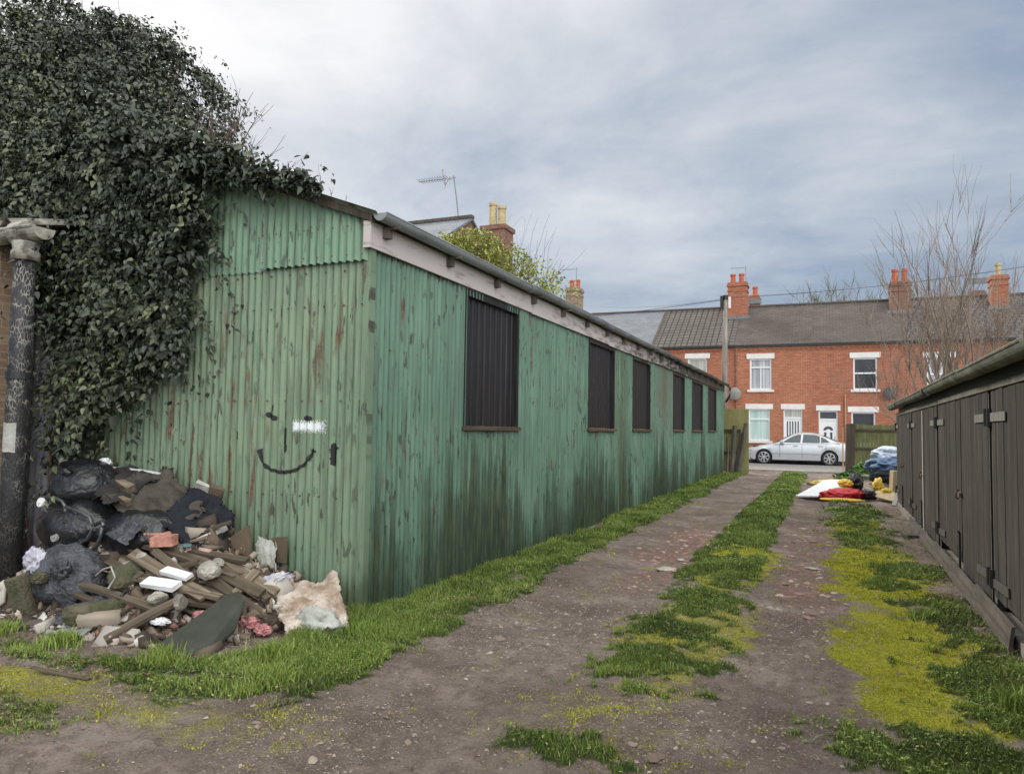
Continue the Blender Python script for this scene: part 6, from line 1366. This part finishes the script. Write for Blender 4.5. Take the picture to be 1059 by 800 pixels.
# ---------------------------------------------------------------- rubbish tip by the garages
rx, ry = np.meshgrid(np.arange(.0, 1.6, .06), np.arange(19.3, 26, .1), indexing='ij')
rz = .34*sstep(.15, 1.1, rx+.4*(fbm(rx, ry, 1.2, 3)-.5))*sstep(19.3, 20.6, ry)*sstep(26, 24.5, ry)+.10*(fbm(rx, ry, 4, 3)-.5)-.03
V = np.stack([rx, ry, rz], -1).reshape(-1, 3); a, b = rx.shape; I = np.arange(a*b).reshape(a, b)
F = np.stack([I[:-1, :-1], I[1:, :-1], I[1:, 1:], I[:-1, 1:]], -1).reshape(-1, 4)
tag(fast_mesh('soil_heap', V, F, M['concrete'], smooth=True), 'low heap of soil and rubble beside the far garage door', 'soil', kind='stuff')
plate('white_board', [(-.66, 18.8, .03), (-.10, 18.75, .05), (.38, 19.3, .22), (.42, 20.1, .38), (-.05, 20.1, .34)], .03, 'white_foam', 'large white board lying on the red and yellow vinyl at the edge of the track', 'board')
tag(crumple('vinyl_cushion', (.0, 20.55, .28), (.95, .5, .16), M['yellow_pale'], 41, (0, -.08, .15), amp=.16, freq=3), 'long pale yellow cushion behind the white board', 'cushion')
tag(crumple('vinyl_sheet', (.32, 18.85, .12), (.95, .7, .30), M['red'], 42, (0, -.10, .2), amp=.22, freq=2.4), 'crumpled red vinyl sheet under the white board', 'vinyl sheet')
tag(crumple('vinyl_cushion', (.32, 18.45, .035), (.98, .22, .09), M['yellow'], 43, (0, 0, .02), amp=.10, ridged=False), 'narrow yellow cushion edge below the red vinyl', 'cushion')
tag(crumple('vinyl_cushion', (.42, 19.3, .36), (.34, .3, .20), M['yellow'], 44, amp=.2), 'small orange-yellow lump between the white board and the black rag', 'cushion')
tag(crumple('black_rag', (.66, 19.9, .34), (.34, .5, .50), M['black'], 45, amp=.35, freq=2.2), 'black rag standing up behind the red vinyl', 'rag')
tag(crumple('black_rag', (.88, 19.0, .12), (.42, .4, .22), M['cloth_dark'], 46, amp=.3, freq=2.2), 'dark green-black sacking right of the red vinyl', 'sacking')
plate('wooden_board', [(.98, 18.9, .10), (1.45, 18.3, .03), (1.42, 18.9, .20), (1.15, 19.4, .30)], .03, 'chip', 'pale wooden board sloping on the ground by the far garage corner', 'board')
plate('framed_panel', [(1.28, 17.75, .02), (1.36, 17.7, .02), (1.52, 18.3, .34), (1.44, 18.35, .34)], .02, 'dish_grey', 'narrow grey frame leaning against the far garage corner', 'frame')
tag(crumple('yellow_sack', (1.12, 19.3, .32), (.22, .3, .40), M['yellow'], 47, amp=.28, freq=2.0), 'bright yellow sack standing left of the chipboard box', 'sack')
tag(crumple('yellow_sack', (1.30, 19.0, .18), (.30, .24, .22), M['yellow'], 48, (0, .4, 0), amp=.28, freq=2.0), 'yellow sack slumped at the foot of the chipboard box', 'sack')
m = MB(); m.rbox((1.56, 19.6, .40), (.32, .3, .56), (0, .06, .2)); tag(m.build('chipboard_box', M['chip'], bevel=.01), 'pale chipboard box behind the far garage corner', 'box')
tag(crumple('tarpaulin', (1.42, 20.6, .72), (1.0, .9, .50), M['blue_sheet'], 49, (0, .05, 0), amp=.2, freq=1.4, sub=5), 'blue tarpaulin bundled behind the yellow sacks', 'tarpaulin')
tag(crumple('plastic_sheet', (1.55, 21.0, 1.0), (.95, .8, .46), M['pale_blue'], 50, (0, .05, 0), amp=.14, freq=1.4, sub=5), 'pale blue-white plastic sheet on top of the blue tarpaulin', 'sheet')
tag(crumple('black_rag', (1.22, 20.1, .48), (.5, .3, .30), M['cloth_navy'], 51, amp=.2), 'navy cloth under the blue tarpaulin', 'cloth')
for i, (x, y, z, s, mt, lb) in enumerate(((.78, 20.8, .30, .26, 'rubble', 'pale broken stone on the soil behind the black rag'), (1.02, 20.2, .32, .22, 'pink_brick', 'brick lump on the soil left of the blue tarpaulin'), (.95, 21.6, .42, .3, 'concrete', 'grey-brown lump of rubble below the leafy weeds'), (.9, 19.7, .24, .18, 'rubble', 'pale chip of rubble beside the yellow sack'), (1.12, 12.6, .03, .17, 'black', 'flat black slab on the ground by the garage doors'), (.72, 20.1, .2, .14, 'concrete', 'dull stone in front of the black rag'))):
    tag(rock((x, y, z), (s, s*.8, s*.45), M[mt], 'rubble_lump', 60+i), lb, 'rubble')
m = MB(); m.rbox((1.17, 12.5, .045), (.26, .16, .05), (.1, .05, .4)); tag(m.build('slate_piece', M['hinge_dark'], bevel=.006), 'dark flat piece of slate at the foot of the garages', 'slate')
def leafy(c, rad, n, size, lb, seed, name='weed_clump'):
    r = np.random.default_rng(seed); d = r.normal(0, 1, (n, 3)); d[:, 2] = np.abs(d[:, 2]); d /= np.linalg.norm(d, axis=1)[:, None]
    p = np.array(c)+d*np.array(rad)*(r.random((n, 1))**.4); o = leaf_cloud(name, p, d, size, M['weed'], seed=seed, droop=.2, tint=np.clip(r.normal(.5, .2, n), 0, 1)); return tag(o, lb, 'weeds')
M['weed'] = ivy_mat('weed_leaf', (.04, .10, .02), (.09, .20, .035), (.17, .30, .06), .55)
leafy((.55, 22.3, .12), (.40, .6, .36), 700, .09, 'bright green leafy weeds growing left of the dark fence post foot', 71)
leafy((1.05, 22.6, .35), (.45, .6, .42), 800, .09, 'tall yellow-green weeds between the rubble and the board fence', 72)
leafy((.25, 21.4, .05), (.35, .5, .16), 350, .08, 'low leafy weeds spreading onto the far end of the right rut', 73)
for i, (x, y, s, lb) in enumerate(((-3.12, 4.66, .09, 'lush grass tuft beside the duvet at the shed corner'), (-3.95, 3.62, .13, 'grass tuft at the foot of the slate-coloured board'), (-3.35, 3.98, .12, 'tall bright grass tuft between the board and the duvet'), (-4.9, 3.6, .12, 'leafy tuft in front of the mossy concrete lump'), (-3.0, 3.55, .11, 'low tuft at the corner of the verge'), (-5.5, 3.55, .12, 'tuft of weeds below the torn bag'), (1.0, 5.05, .13, 'bushy tuft at the foot of the nearest garage'), (.75, 7.2, .10, 'tuft on the yellow moss beside the garages'))):
    r = np.random.default_rng(100+i); n = 420; p = np.stack([r.normal(x, s*.55, n), r.normal(y, s*.5, n)], -1)
    V, F = blades(p, s*.85*r.uniform(.4, 1.2, n), .007*r.uniform(.6, 1.3, n), 200+i)
    tag(fast_mesh('grass_tuft', V, F, M['grass'], attrs={'tint': np.repeat(np.clip(r.normal(.6, .15, n), 0, .92), 6)}), lb, 'grass tuft', 'taller tufts in the grass')
# more splintered wood and scraps wedged between the large pieces
rr = random.Random(55); names = ['left', 'middle', 'right']
for i in range(14):
    x = -5.3+1.45*(i+.5)/14+rr.uniform(-.05, .05); y = rr.uniform(4.0, 4.45); z = float(heap_z(x, y))+.07; a_ = rr.uniform(-.6, .6); L_ = rr.uniform(.14, .38)
    plank((x-L_/2*cos(a_), y-L_/2*sin(a_)*.6, z+rr.uniform(-.02, .08)), (x+L_/2*cos(a_), y+L_/2*sin(a_)*.6, z+rr.uniform(-.04, .04)), rr.uniform(.02, .05), rr.uniform(.01, .025), rr.uniform(-.8, .8), rr.choice(['timber', 'timber_dark', 'timber_dark']),
          'short dark splinter of wood wedged among the planks and rubble of the heap', name='wood_splinter', cat='splinter', group='short wood splinters in the rubbish heap')
debris(230, -5.7, -3.75, 3.72, 4.85, .040, 25, 'debris', 'larger_debris', 'jumble of larger broken scraps of board, plaster and plastic lying all over the heap')
big = scatter(-3.4, 1.2, 2.6, 12, 26, trackm)
pebbles(big, 0.016, 0.4, np.clip(rng.normal(0.5, 0.25, len(big)), 0, 1), 33, M['pebble'], 'stones', 'scattered larger stones and brick chips pressed into the wheel ruts', 'stones')
rub = scatter(-2.6, 0.2, 5, 15, 130, lambda x, y: brick_mask(x, y)*.8)
pebbles(rub, 0.028, 0.3, np.clip(rng.normal(0.55, 0.25, len(rub)), 0, 1), 34, M['brick_chip'], 'brick_rubble', 'broken pinkish brick rubble filling the worn patches of the ruts', 'rubble')
